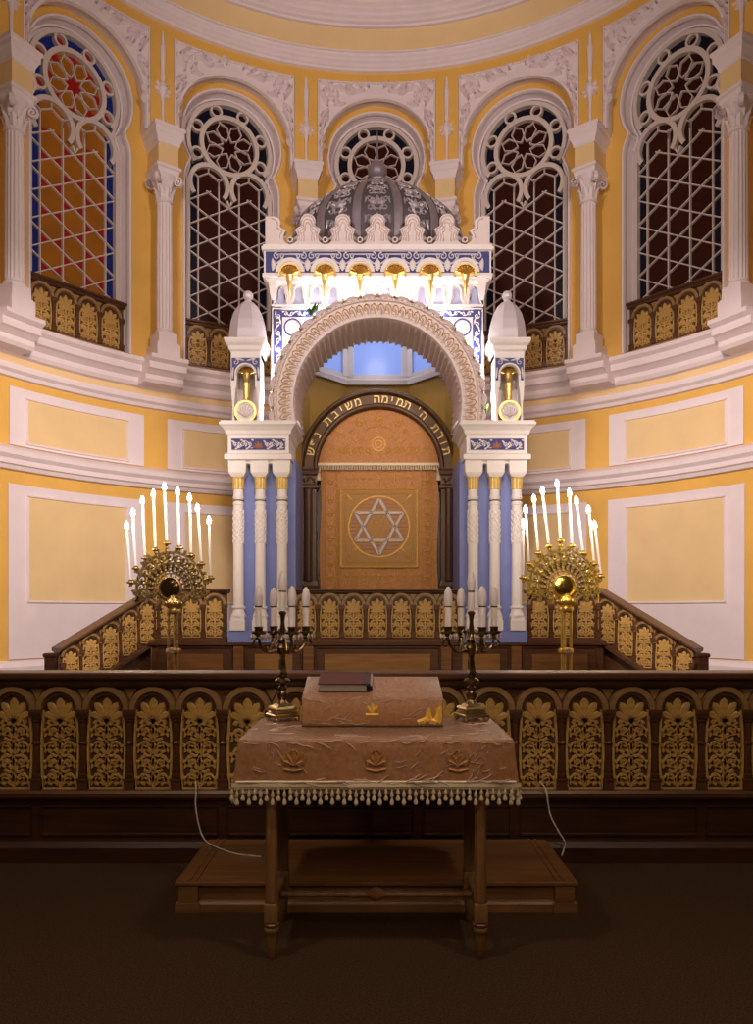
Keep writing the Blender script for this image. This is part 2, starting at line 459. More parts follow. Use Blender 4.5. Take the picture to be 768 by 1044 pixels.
tag(b.build('wall_back', 'yellow'), 'curved yellow plaster wall of the round apse', 'wall', kind='structure')

# half dome above
b = MB()
rows = []
for j in range(25):
    e = R(90*j/24)*.985; rr = 296*cos(e); vv = 598 + 240*sin(e)
    rows.append([cyl(-TE+2*TE*i/70, vv, rr) for i in range(71)])
b.grid(rows, False, 0)
tag(b.build('ceiling', 'yellow', smooth=True), 'yellow half dome over the apse', 'ceiling', kind='structure')
b = MB(); sweep(b, [(323,565),(319,571),(314,579),(310,585.5)], -TE, TE, 0, cap=False)
tag(b.build('ceiling_cove', 'cream', smooth=True), 'pale cream cove between the two rings of the dome', 'ceiling', kind='structure')

def trim(n, prof, label, m='white'):
    b = MB(); sweep(b, prof, -TE, TE); return tag(b.build('trim_%d' % n, m), label, 'moulding', kind='structure')
trim(1, [(330,550),(325,551),(324.5,553),(323,554),(323,557),(321,558.5),(320.5,560.5),(319,562),(318.5,564),(317,564.5),(317,566),(321,567),(330,567)], 'white ring moulding above the window arches')
trim(2, [(314,583),(308.5,583.5),(307.5,585),(305,586),(305,588.5),(302,590),(301.5,593),(299,594.5),(299,596.5),(296,598),(295,600),(301,602),(313,600)], 'white ring moulding at the springing of the dome')
trim(3, [(346,192),(342,193),(341,196),(338,198),(338,201),(342,202),(342,204),(345,205)], 'thin white moulding under the window cornice')
trim(4, [(345,210),(340,211),(338,214),(338,218),(333,221),(330,222),(330,228),(326,230.5),(326,234),(345,236),(346,232)], 'white cornice running below the windows')
trim(5, [(346,116),(341.5,117),(340,120),(338,121),(338,125),(335,128),(335,131),(337,133),(339,134),(345,137)], 'white moulding running between the upper and lower wall panels')
b = MB(); wallgrid(b, -TE, TE, 204, 212, 344.2)
tag(b.build('trim_6', 'cream'), 'cream band under the window cornice', 'moulding', kind='structure')
b = MB(); sweep(b, [(345,-110),(338,-110),(338,-45),(340,-42),(345,-40)], -TE, TE)
tag(b.build('baseboard_back', 'white'), 'white skirting at the foot of the apse wall', 'baseboard', kind='structure')

# flat white panels with cream fields
PLACE = {-3:'at the far left edge', -2:'on the left of the apse', -1:'just left of the ark', 0:'hidden behind the ark', 1:'just right of the ark', 2:'on the right of the apse', 3:'at the far right edge'}
tn = 10
for k in range(-3, 4):
    if k == 0: continue
    tb = BAY*k
    for (hw, v0, v1, iw, i0, i1, nm) in ((64,137.5,185.5,47,141.5,177,'upper'), (65,-39,105.5,46,9.5,96,'lower')):
        b = MB()
        wallgrid(b, tb-hw/RL, tb+hw/RL, v0, v1, RL-1.2, 0, 14)
        for e0, e1 in ((-hw,-hw-.01),(hw,hw+.01)): wallgrid(b, tb+e0/RL, tb+e1/RL, v0, v1, RL-.6, 0, 1)
        fr = lambda x,v,d: cyl(tb+x/RL, v, RL-1.2-d)
        wallgrid(b, tb-iw/RL, tb+iw/RL, i0, i1, RL-1.5, 1, 12)
        def edge(x0, v0_, x1, v1_, n):
            b.ribbon([(x0+(x1-x0)*i/n, v0_+(v1_-v0_)*i/n) for i in range(n+1)], 2.2, fr, .1, 1.6, 0, .5)
        edge(-iw-1.1,i0,-iw-1.1,i1,2); edge(iw+1.1,i0,iw+1.1,i1,2); edge(-iw-2,i0-1,iw+2,i0-1,14); edge(-iw-2,i1+1,iw+2,i1+1,14)
        tag(b.build('trim_%d' % tn, ['white','cream']), '%s white framed panel with cream field %s' % (nm, PLACE[k]), 'wall panel', kind='structure'); tn += 1

# spandrels with plaster relief
def spandrel_strokes():
    S = []
    S.append(spiral(45, 538, 9, -60, 1.4, 4.2)); S += [leaf(46,538,a,8,4.5,25) for a in range(0,360,60)]; S += [leaf(58,505-9*i,115,11,4,20) for i in range(4)]; S += [leaf(8+8*i,546.5-.25*i*i,70-18*i,8,4,-30) for i in range(4)]; S.append(spiral(52, 515, 5.5, 120, -1.3, 3.2)); S.append(spiral(27, 545, 5.5, 200, 1.2, 3.2))
    for x, y, a, L, w, bd in ((12,543.5,-5,16,4.5,20),(31,543,15,18,5,-35),(38,531,30,16,5,35),(50,526,75,16,5,-30),(53,505,95,18,4.5,15),(56,487,96,17,4,-10),
                              (43,527,160,12,4,30),(55,540,130,14,4.5,20),(36,547,-20,14,4,10),(20,549,180,14,3.5,-20),(57.5,472,90,14,3,0),(48,548,10,10,4,0)):
        S.append(leaf(x, y, a, L, w, bd))
    return mirror(S)
SP = spandrel_strokes()
for k in range(-3, 4):
    tb = BAY*k; b = MB()
    rr = RW + 1.2
    skin_ring(b, O1, 60.4, 446, 541, tb, rr, 0)
    f1 = lambda x,v,d: cyl(tb+x/RW, v, rr-d)
    rows = [[cyl(tb+x/RW, v, r) for x, v in O1] for r in (RW-1.0, RI)]
    b.grid(rows, False, 0)                                        # soffit of the outer order
    b.ribbon(O1, 4.2, f1, 0, 3.2, 0, .55)                         # archivolt bead
    for s in (-1, 1):
        b.ribbon([(s*59.4,446),(s*59.4,495),(s*59.4,540)], 2., f1, 0, 1.8, 0, .5)
    b.ribbon([(-60+12*i,540.2) for i in range(11)], 2., f1, 0, 1.8, 0, .5)
    for p, w in SP: b.ribbon([(x_, v_-11) for x_, v_ in p], [q*1.15 for q in w], f1, .1, 4.6, 0)
    tag(b.build('trim_%d' % tn, 'white'), 'white arched plaster surround with leaf relief over the window %s' % (PLACE[k] if k else 'behind the dome'), 'arch surround', kind='structure'); tn += 1

# slender relief poles between the surrounds
for k in range(-3, 3):
    th = BAY*(k+.5); b = MB()
    f = lambda x,v,d: cyl(th+x/RW, v, RW-d)
    pr = [(463,.3),(470,1.1),(490,1.2),(498,2.2),(502,3.4),(506,2.6),(509,1.2),(513,2.0),(518,1.5),(530,1.9),(541,2.2),(544,1.4),(550,1.2),(556,.3)]
    b.tube([f(0,v-14,1.2) for v,_ in pr], [r*1.25*U for _,r in pr], 8)
    for a in (0, 45, 135, 180, 225, 315): b.ribbon(*leaf(0,488,a,8.5,3,0), f, .2, 2.6, 0)
    tag(b.build('trim_%d' % tn, 'white'), ('slender white plaster pole relief above the column, %s of six' % ['first','second','third','fourth','fifth','last'][k+3]) + ' counted from the left', 'relief', kind='structure'); tn += 1

# ------------------------------------------------------------------ windows
def window_tracery():
    b = MB(); F = lambda x,v,d: (x*U, -d*U, (v-250)*U); VS = 479.      # drawn about its own crown
    def bar(pts, w=1.5, d=2.4): b.ribbon(pts, w, F, 0, d, 0, .7)
    for x in (-31.1,-10.4,10.4,31.1):
        bar([(x,250),(x,445 if abs(x)<20 else 437)])
    for k in range(-4, 9):
        for s in (-1, 1):
            pts = []
            v_at = lambda x: 250 + k*23.96 + s*x*.57735
            x0, x1 = -41.5, 41.5
            lo, hi = 250., 431.
            xs = [x0, x1]
            for vv in (lo, hi):
                xc = (vv-250-k*23.96)/(.57735*s)
                if x0 < xc < x1: xs.append(xc)
            xs = sorted(x for x in xs if lo-1e-6 <= v_at(x) <= hi+1e-6)
            if len(xs) >= 2: bar([(xs[0],v_at(xs[0])),(xs[-1],v_at(xs[-1]))], 1.4, 2.2)
    for s in (-1, 1):
        b.ring((s*20.7,437), 16.6, 20.9, F, 0, 4.5, 0, -38, 218, 30)
        bar([(s*31.1,437),(s*31.1,443),(s*20.7,449),(s*10.4,443),(s*10.4,437)])
        for x, v, a in ((31.1,443,35),(10.4,443,145),(20.7,449,90)):
            aa = R(a); bar([(s*x,v),(s*(x+5*cos(aa)),v+5*sin(aa))], 1.2)
    bar([(-2.5,424),(0,419),(2.5,424)], 3., 4.5)
    b.ring((0,VS), 26.0, 30.4, F, 0, 5, 0, 0, 360, 48)
    b.ring((0,VS), 39.6, 43.5, F, 0, 6, 0, -33, 213, 48)
    for k in range(8):
        a = 22.5 + 45*k
        if k in (5, 6): continue
        b.ring((35*cos(R(a)), VS+35*sin(R(a))), 4.2, 6.3, F, 0, 4.5, 0, 0, 360, 18)
    P = lambda r, a: (r*cos(R(a)), VS+r*sin(R(a)))
    for k in range(8):
        a = 45*k + 22.5
        bar([P(6.6,a),P(12.2,a-22.5),P(20,a-17),P(24.5,a),P(20,a+17),P(12.2,a+22.5),P(6.6,a)], 1.2, 2.6)
        bar([P(24.5,a),P(26.5,a)], 1.2, 2.6)
    for s in (-1, 1):
        b.poly([(s*39.6,250),(s*43.5,250),(s*43.5,440),(s*39.6,440)] if s > 0 else [(s*43.5,250),(s*39.6,250),(s*39.6,440),(s*43.5,440)], F, 0, 5)
    return b.mesh('tracery', 'tracery')
def window_frame(tb):
    """jambs, soffit and bead of the inner arch, in world space relative to the bay"""
    D = RI+10.
    ax = Vector((sin(tb), cos(tb), 0)); rt = Vector((cos(tb), -sin(tb), 0)); org = Vector((0, YC, EYE))
    pl = lambda x, v, d: org + ax*(d*U) + rt*(x*U) + Vector((0,0,v*U))
    b = MB()
    mid = [(x*.985, v if v < VS else VS+(v-VS)*.985) for x, v in O2]
    rows = [[cyl(tb+x/RI, v, RI-1.2) for x, v in O2], [pl(x, v, RI+2.5) for x, v in mid], [pl(x, v, RI+8.5) for x, v in [(x*.955, v if v < VS else VS+(v-VS)*.955) for x,v in O2]]]
    b.grid(rows, False, 0)
    inn = [((44.3 if x > 0 else -44.3) if v < 429 else x*.89, v if v < VS else VS+(v-VS)*.89) for x, v in O2]
    mid2 = [(x*.955, v if v < VS else VS+(v-VS)*.955) for x,v in O2]
    b.grid([[pl(x,v,RI+8.5) for x,v in mid2], [pl(x,v,RI+8.5) for x,v in [((q[0]+p[0])/2,(q[1]+p[1])/2) for p,q in zip(mid2,inn)]]], False, 0)
    h = [((q[0]+p[0])/2,(q[1]+p[1])/2) for p,q in zip(mid2,inn)]
    g = [((42.8 if x > 0 else -42.8) if v < 429 else x*.86, v if v < VS else VS+(v-VS)*.86) for x, v in O2]
    b.grid([[pl(x,v,RI+8.5) for x,v in h], [pl(x,v,RI+11.5) for x,v in h], [pl(x,v,RI+11.5) for x,v in g]], False, 0)
    f = lambda x,v,d: cyl(tb+x/RI, v, RI-d)
    b.ribbon(O2, 3.4, f, -.5, 2.2, 0, .5)
    b.grid([[pl(-48,239,RI-5), pl(48,239,RI-5)], [pl(-48,239,RI+12), pl(48,239,RI+12)]], False, 0)
    return b
TR = window_tracery()
gl_glow, gl_dark = glass('lit leaded glass', True), glass('dark leaded glass', False)
def pane_mesh(m):
    b = MB(); F = lambda x,v,d: (x*U, -d*U, (v-250)*U); VS = 479.
    o = [(-42.5,250),(42.5,250),(42.5,437)] + [(43*cos(R(a)), VS+43*sin(R(a))) for a in range(-30, 211, 8)] + [(-42.5,437)]
    b.poly(o, F, -.8, 0); me = b.mesh('pane', m); return me
PG, PD = pane_mesh(gl_glow), pane_mesh(gl_dark)
WL = {-2:'tall arched window glowing orange and red, at the far left', -1:'tall arched dark leaded window left of the dome', 0:'round headed leaded window behind the metal dome',
      1:'tall arched dark leaded window right of the dome', 2:'tall arched dark leaded window with blue margins, at the far right', -3:'arched window beyond the left edge', 3:'arched window beyond the right edge'}
for k in range(-3, 4):
    tb = BAY*k
    w = thing('window_%d' % (k+4), WL[k], 'window', ((RI+11.5)*U*sin(tb), YC+(RI+11.5)*U*cos(tb), EYE+239*U), -tb, kind='structure')
    link('tracery', TR, w); link('pane', PG if k == -2 else PD, w)
    fb = window_frame(tb)
    inv = (Matrix.Translation(w.location) @ Matrix.Rotation(-tb, 4, 'Z')).inverted()
    fb.v = [tuple(inv @ Vector(p)) for p in fb.v]
    fb.build('window_frame', 'white', w)

# ------------------------------------------------------------------ engaged columns between the windows
def column_parts():
    """local frame: y towards the wall, origin on the column axis at the plinth foot (v=240)"""
    L = lambda v: (v*.968-232.3)*U
    parts = {}
    b = MB(); b.box(-11*U,11*U,-11*U,20*U,L(240),L(255)); b.loft(-8.8*U,8.8*U,-8.8*U,12*U,[(L(255),1.2*U),(L(256.5),1.2*U),(L(257),0),(L(266),0)]); parts['base'] = b.mesh('base','white')
    b = MB(); b.lathe([(8.6*U,L(266)),(8.8*U,L(267.5)),(8.2*U,L(269)),(7.4*U,L(269.5)),(7.2*U,L(271))], seg=48)
    b.lathe([(7.2*U,L(271)),(7.1*U,L(330)),(6.7*U,L(392))], seg=96, flute=16, depth=.10)
    for i in range(9):
        for s in (-1, 1):
            v0 = 330+6.5*i
            pts = []
            for q in range(5):
                pass
    parts['shaft'] = b.mesh('shaft','white', True)
    b = MB()
    b.lathe([(7.0*U,L(391)),(8.2*U,L(392)),(8.2*U,L(394)),(7.0*U,L(395)),(7.0*U,L(404)),(9*U,L(411)),(12.5*U,L(416))], seg=24)
    for row, (z0, hgt, rr, n) in enumerate(((394,11,7.2,8),(401,12,7.8,8))):
        for i in range(n):
            a = 2*pi*(i+.5*row)/n
            F = lambda x,y,d: ((rr+d)*U*cos(a+x/rr), (rr+d)*U*sin(a+x/rr), L(z0+y))
            rows = []
            for q in range(6):
                t = q/5; wv = 2.7*sin(pi*(t*.75+.2)); dd = .3+ (3.2*t**2.2)
                rows.append([F(-wv, hgt*t-(2.2*max(0,t-.8)*5*.4), dd-.5), F(0, hgt*t-(2.2*max(0,t-.8)*5*.4), dd+.5), F(wv, hgt*t-(2.2*max(0,t-.8)*5*.4), dd-.5)])
            b.grid(rows)
    for sx in (-1,1):
        for sy in (-1,1):
            Fv = lambda x,y,d: ((7.6*sx*1 + sx*x*.7071 - d*sy*.7071*0 + .9*d*sy)*U, (7.6*sy + sy*x*.7071 - .9*d*sx)*U, L(411+y))
            p, w = spiral(2.5, 0, 4.6, 90, -1.5, 2.2, 18)
            b.ribbon(p, 2.0, Fv, -1.2, 1.2, 0, .8)
    b.loft(-9.3*U,9.3*U,-9.3*U,20*U,[(L(414),0),(L(421),1.0*U)])
    b.loft(-10*U,10*U,-10*U,20*U,[(L(421),.5*U),(L(422),1.8*U),(L(424.5),1.8*U),(L(425),.2*U)])
    parts['capital'] = b.mesh('capital','white')
    b = MB(); b.box(-9.6*U,9.6*U,-9.6*U,20*U,L(425),L(444)); parts['impost_block'] = b.mesh('impost_block','cream')
    b = MB(); b.loft(-9.8*U,9.8*U,-9.8*U,20*U,[(L(444),0),(L(445),1*U),(L(447),1*U),(L(449),1.8*U),(L(452),3.2*U),(L(453),4.0*U),(L(457),4.0*U),(L(458.5),5.2*U),(L(461.2),5.2*U)]); parts['impost_cap'] = b.mesh('impost_cap','white')
    b = MB()
    pf = [(345,218),(325,219),(322.5,222),(322.5,226),(317,229),(314,230),(314,236),(309,238.5),(309,242),(345,242.2)]
    rows = [[(r*U*sin(t), (r*cos(t)-323)*U, L(v)) for r, v in pf] for t in [(-18.5+37*i/6)/323 for i in range(7)]]
    b.grid(rows); k_ = len(pf); b.f.append(tuple(range(k_))); b.mi.append(0); b.f.append(tuple(6*k_+q for q in reversed(range(k_)))); b.mi.append(0)
    parts['pedestal'] = b.mesh('pedestal','white')
    return parts
CP = column_parts()
CW = ['white column at the left edge, left of the glowing window','white column between the glowing window and the dark left window','white column half hidden left of the metal dome',
      'white column half hidden right of the metal dome','white column between the two dark windows right of the dome','white column at the right edge, right of the last window']
for i in range(6):
    th = BAY*(i-2.5)
    c = thing('engaged_column', CW[i], 'column', (323*U*sin(th), YC+323*U*cos(th), EYE+232.3*U), -th, group='columns between the windows', kind='thing')
    for n, me in CP.items(): link(n, me, c)
# ================================================================== BALUSTRADES
PM = {}
def balustrade(name, label, group, P0, P1, z, n, hp, base_h, rail_h, slope=0., post=(True,True), cat='balustrade', low=False, depth=.10, ends=0., joint=False):
    """carved arcade screen from P0 to P1; local x runs along it, -y faces the hall"""
    L = math.hypot(P1[0]-P0[0], P1[1]-P0[1]); ang = math.atan2(P1[1]-P0[1], P1[0]-P0[0])
    root = thing(name, label, cat, (P0[0],P0[1],z), ang, group)
    pitch = (L-2*ends)/n; H = hp
    zs = lambda t: slope*t
    hw = pitch*.395
    key = (round(pitch,3), round(hp,3))
    if key not in PM:
        pm = panel_mesh('carved_panel', hw, hp)
        b = MB(); F = lambda x,y,d: (x,-d,y)
        sp = hp - hw; ro = pitch/2*.985
        b.ring((0,sp), ro-.030*pitch/.26, ro, F, .0, .034, 0, 0, 180, 20)
        b.ring((0,sp), ro-.052*pitch/.26, ro-.034*pitch/.26, F, .0, .022, 1, 0, 180, 20)
        am = b.mesh('arch', ['tanwood','wood'])
        b = MB(); w = pitch*.105
        b.box(-w,w,-.035,.0,.0,.05); b.box(-w*1.15,w*1.15,-.04,0,.05,.062)
        b.lathe([(w*.8,.062),(w*.95,.07),(w*.95,.085),(w*.72,.09),(w*.72,sp*.55),(w*.95,sp*.56),(w*.95,sp*.58),(w*.72,sp*.6),(w*.72,sp-.075),(w*.95,sp-.07),(w*.95,sp-.055),(w*.8,sp-.05)], (0,-.012,0), 10)
        b.box(-w*1.1,w*1.1,-.04,0,sp-.05,sp-.035); b.box(-w*1.25,w*1.25,-.042,0,sp-.035,sp+.0)
        qm = b.mesh('colonnette','wood')
        PM[key] = (pm, am, qm)
    pm, am, qm = PM[key]
    sp = hp - hw
    # backboard and rails follow the slope
    def bar(nm, x0, x1, y0, y1, h0, h1, m, prof=None):
        b = MB()
        pr = prof or [(y0,h0),(y0,h1),(y1,h1),(y1,h0)]
        rows = [[(x, y, h+zs(x)) for y, h in pr] for x in (x0, x1)]
        b.grid(rows, True); k = len(pr)
        b.f.append(tuple(reversed(range(k)))); b.mi.append(0); b.f.append(tuple(k+q for q in range(k))); b.mi.append(0)
        return b.build(nm, m, root)
    t = base_h + hp
    b = MB()
    rows = [[(x, y, h+zs(x)) for y, h in [(0,base_h-.02),(0,t+.05),(depth*.4,t+.05),(depth*.4,base_h-.02)]] for x in (0, L)]
    b.grid(rows, True, 0); b.f += [(3,2,1,0),(4,5,6,7)]; b.mi += [0,0]
    # small raised triangles between the arches
    for i in range(n+1):
        x = ends+pitch*i; F = lambda xx,yy,d: (x+xx, -d, base_h+yy+zs(x))
        if 0 < i < n: b.poly([(-.035,hp+.01),(0,hp-.055),(.035,hp+.01)], F, 0, .008, 1)
    b.build('backboard', ['wood','tanwood'], root)
    bar('top_rail', -.0 if joint else -.02, L if joint else L+.02, 0, 0, 0, 0, 'wood', [(-.03,t+.02),(-.045,t+.035),(-.045,t+rail_h*.55),(-.065,t+rail_h*.62),(-.075,t+rail_h*.72),(-.075,t+rail_h*.94),(-.06,t+rail_h),(depth+.03,t+rail_h),(depth+.03,t+rail_h*.6),(depth*.6,t+.02)])
    if low:
        bar('base_moulding', 0, L, 0, 0, 0, 0, 'wood', [(-.005,base_h),(-.04,base_h-.004),(-.05,base_h-.02),(-.05,base_h-.045),(-.03,base_h-.065),(-.02,base_h-.07),(depth*.5,base_h-.07),(depth*.5,base_h)])
        bar('base_panel', 0, L, -.012, depth*.5, .0, base_h-.07, 'darkwood')
        bar('plinth', 0, L, 0, 0, 0, 0, 'darkwood', [(-.06,0),(-.06,.085),(-.045,.10),(-.03,.115),(-.012,.12),(depth*.4,.12),(depth*.4,0)])
        for i in range(0, n, 4):
            b = MB(); x0 = ends+pitch*i+.03; x1 = min(L-.03, ends+pitch*(i+4)-.03)
            F = lambda x,y,d: (x,-.012-d,y)
            b.ribbon([(x0,.15),(x1,.15),(x1,base_h-.10),(x0,base_h-.10),(x0,.15)], .018, F, 0, .01, 0, .5)
            b.build('panel_moulding', 'darkwood', root)
    else:
        bar('base_rail', 0, L, 0, 0, 0, 0, 'wood', [(-.05,base_h-.06),(-.05,base_h-.02),(-.03,base_h),(depth*.5,base_h),(depth*.5,base_h-.06)])
        if base_h > .08: bar('plinth', 0, L, -.02, depth*.5, 0, base_h-.06, 'darkwood')
    for i in range(n):
        xc = ends+pitch*(i+.5)
        link('carved_panel', pm, root, (xc, -.002, base_h+zs(xc)))
        link('arch', am, root, (xc, 0, base_h+zs(xc)))
    for i in range(n+1):
        if (i == 0 and not post[0]) or (i == n and not post[1]): continue
        x = ends+pitch*i
        link('colonnette', qm, root, ((x if joint else min(max(x,.02),L-.02)), 0, base_h+zs(x)))
    return root, L, ang
# the long front one: two wings and the middle length behind the table
PIT = .2637
XL, XR = (226-384)/181.4, (526.5-384)/181.4
balustrade('front_balustrade', 'long dark wooden balustrade with gilded carved arches, left of the covered table', 'front balustrade lengths', (XL-12*PIT,4.46), (XL,4.46), 0, 12, .555, .41, .105, low=True, joint=True)
balustrade('front_balustrade', 'middle length of the dark wooden balustrade, directly behind the covered table', 'front balustrade lengths', (XL,4.46), (XR,4.46), 0, 6, .555, .41, .105, low=True, joint=True, post=(False,False))
balustrade('front_balustrade', 'long dark wooden balustrade with gilded carved arches, right of the covered table', 'front balustrade lengths', (XR,4.46), (XR+12*PIT,4.46), 0, 12, .555, .41, .105, low=True, joint=True)

# podium in front of the ark
PZ = 1.07
b = MB()
pts = [(-2.52,8.78),(2.54,8.78)] + [(cyl(t,0,341)[0], cyl(t,0,341)[1]) for t in [R(36-72*i/24) for i in range(25)]]
pod = thing('ark_podium', 'brown panelled wooden podium that carries the ark and its rails', 'podium', (0,8.78,.45))
b = MB(); b.poly([(x,y-8.78) for x,y in pts], lambda x,y,d: (x,y,d), 0, PZ-.45-.0)
b.build('body', 'wood', pod)
for x0, x1 in ((-2.44,-1.62),(-1.46,-.84),(-.68,.70),(.86,1.48),(1.64,2.46)):
    b = MB(); F = lambda x,y,d: (x,-d,y)
    b.ribbon([(x0,.12),(x1,.12),(x1,.57),(x0,.57),(x0,.12)], .05, F, .0, .018, 0, .4)
    b.poly([(x0+.10,.2),(x1-.10,.2),(x1-.10,.49),(x0+.10,.49)], F, .0, .012, 1)
    b.build('panel', ['wood', 'podiumpanel' if abs(x0+x1) < 2.6 else 'midwood'], pod)
for x in (-1.54,-.76,.78,1.56):
    b = MB(); b.box(x-.055,x+.055,-.03,0,0,.585); b.build('pilaster', 'midwood', pod)
b = MB(); rows = [[(x,y,z) for y,z in [(0,.575),(-.03,.58),(-.05,.592),(-.05,.612),(-.03,.6199),(0,.6199)]] for x in (-2.55,2.57)]; b.grid(rows, True); b.build('edge_moulding', 'wood', pod)

balustrade('ark_rail', 'carved wooden rail in front of the ark curtain between the two column piers', 'rails around the ark', (-.935,8.9), (.955,8.9), PZ, 7, .475, .055, .075)
balustrade('ark_rail', 'carved wooden rail left of the ark, behind the menorah with the dark disc', 'rails around the ark', (-2.49,8.9), (-1.70,8.9), PZ, 3, .475, .055, .075)
balustrade('ark_rail', 'carved wooden rail right of the ark, behind the menorah with the golden disc', 'rails around the ark', (1.71,8.9), (2.51,8.9), PZ, 3, .475, .055, .075)
balustrade('stair_rail', 'sloping carved stair rail descending left of the ark', 'stair rails', (-3.24,8.02), (-2.50,8.88), .45, 5, .475, .055, .075, slope=.62/1.134)
balustrade('stair_rail', 'sloping carved stair rail descending right of the ark', 'stair rails', (2.52,8.88), (3.26,8.02), PZ, 5, .475, .055, .075, slope=-.62/1.134)
for s in (-1, 1):
    d = Vector((s*.652,-.758,0)); n_ = Vector((s*.758,.652,0)); p0 = Vector((s*2.52,8.88,0)) + n_*.06
    st = thing('stair', 'dark wooden steps behind the sloping stair rail %s' % ('left of the ark' if s < 0 else 'right of the ark'), 'stairs', (p0.x,p0.y,.45))
    for i in range(4):
        b = MB(); a = d*(.28*i); c = d*(.28*(i+1)); w = n_*.60
        q = [a, c, c+w, a+w]; zt = .62 - .155*(i+0) - .02
        vs = [tuple(Vector((0,0,0))+p) for p in q]
        b.add([(v[0],v[1],0) for v in vs]+[(v[0],v[1],zt) for v in vs], [(0,1,2,3),(7,6,5,4),(0,4,5,1),(1,5,6,2),(2,6,7,3),(3,7,4,0)])
        b.build('step', 'wood', st)
    b = MB(); b.box(-.05,.05,-.05,.05,0,.50); b.loft(-.05,.05,-.05,.05,[(.50,.0),(.51,.012),(.535,.012),(.545,0)])
    nw = b.build('newel_post', 'darkwood', st); q = Vector((s*3.30,7.96,0)) - Vector((p0.x,p0.y,0)); nw.location = (q.x,q.y,0)

# window balustrades
names = {-2:'small carved wooden balustrade at the foot of the glowing window', -1:'small carved wooden balustrade at the foot of the dark window left of the dome',
         1:'small carved wooden balustrade at the foot of the dark window right of the dome', 2:'small carved wooden balustrade at the foot of the far right window'}
for k in (-2,-1,1,2):
    tb = BAY*k; r = RI+5
    c = Vector((r*U*sin(tb), YC+r*U*cos(tb), 0)); t = Vector((cos(tb),-sin(tb),0))*(46.5*U)
    balustrade('window_balustrade', names[k], 'balustrades at the windows', (c-t)[:2], (c+t)[:2], EYE+239.2*U, 4, .515, .055, .09, depth=.06, ends=.04)
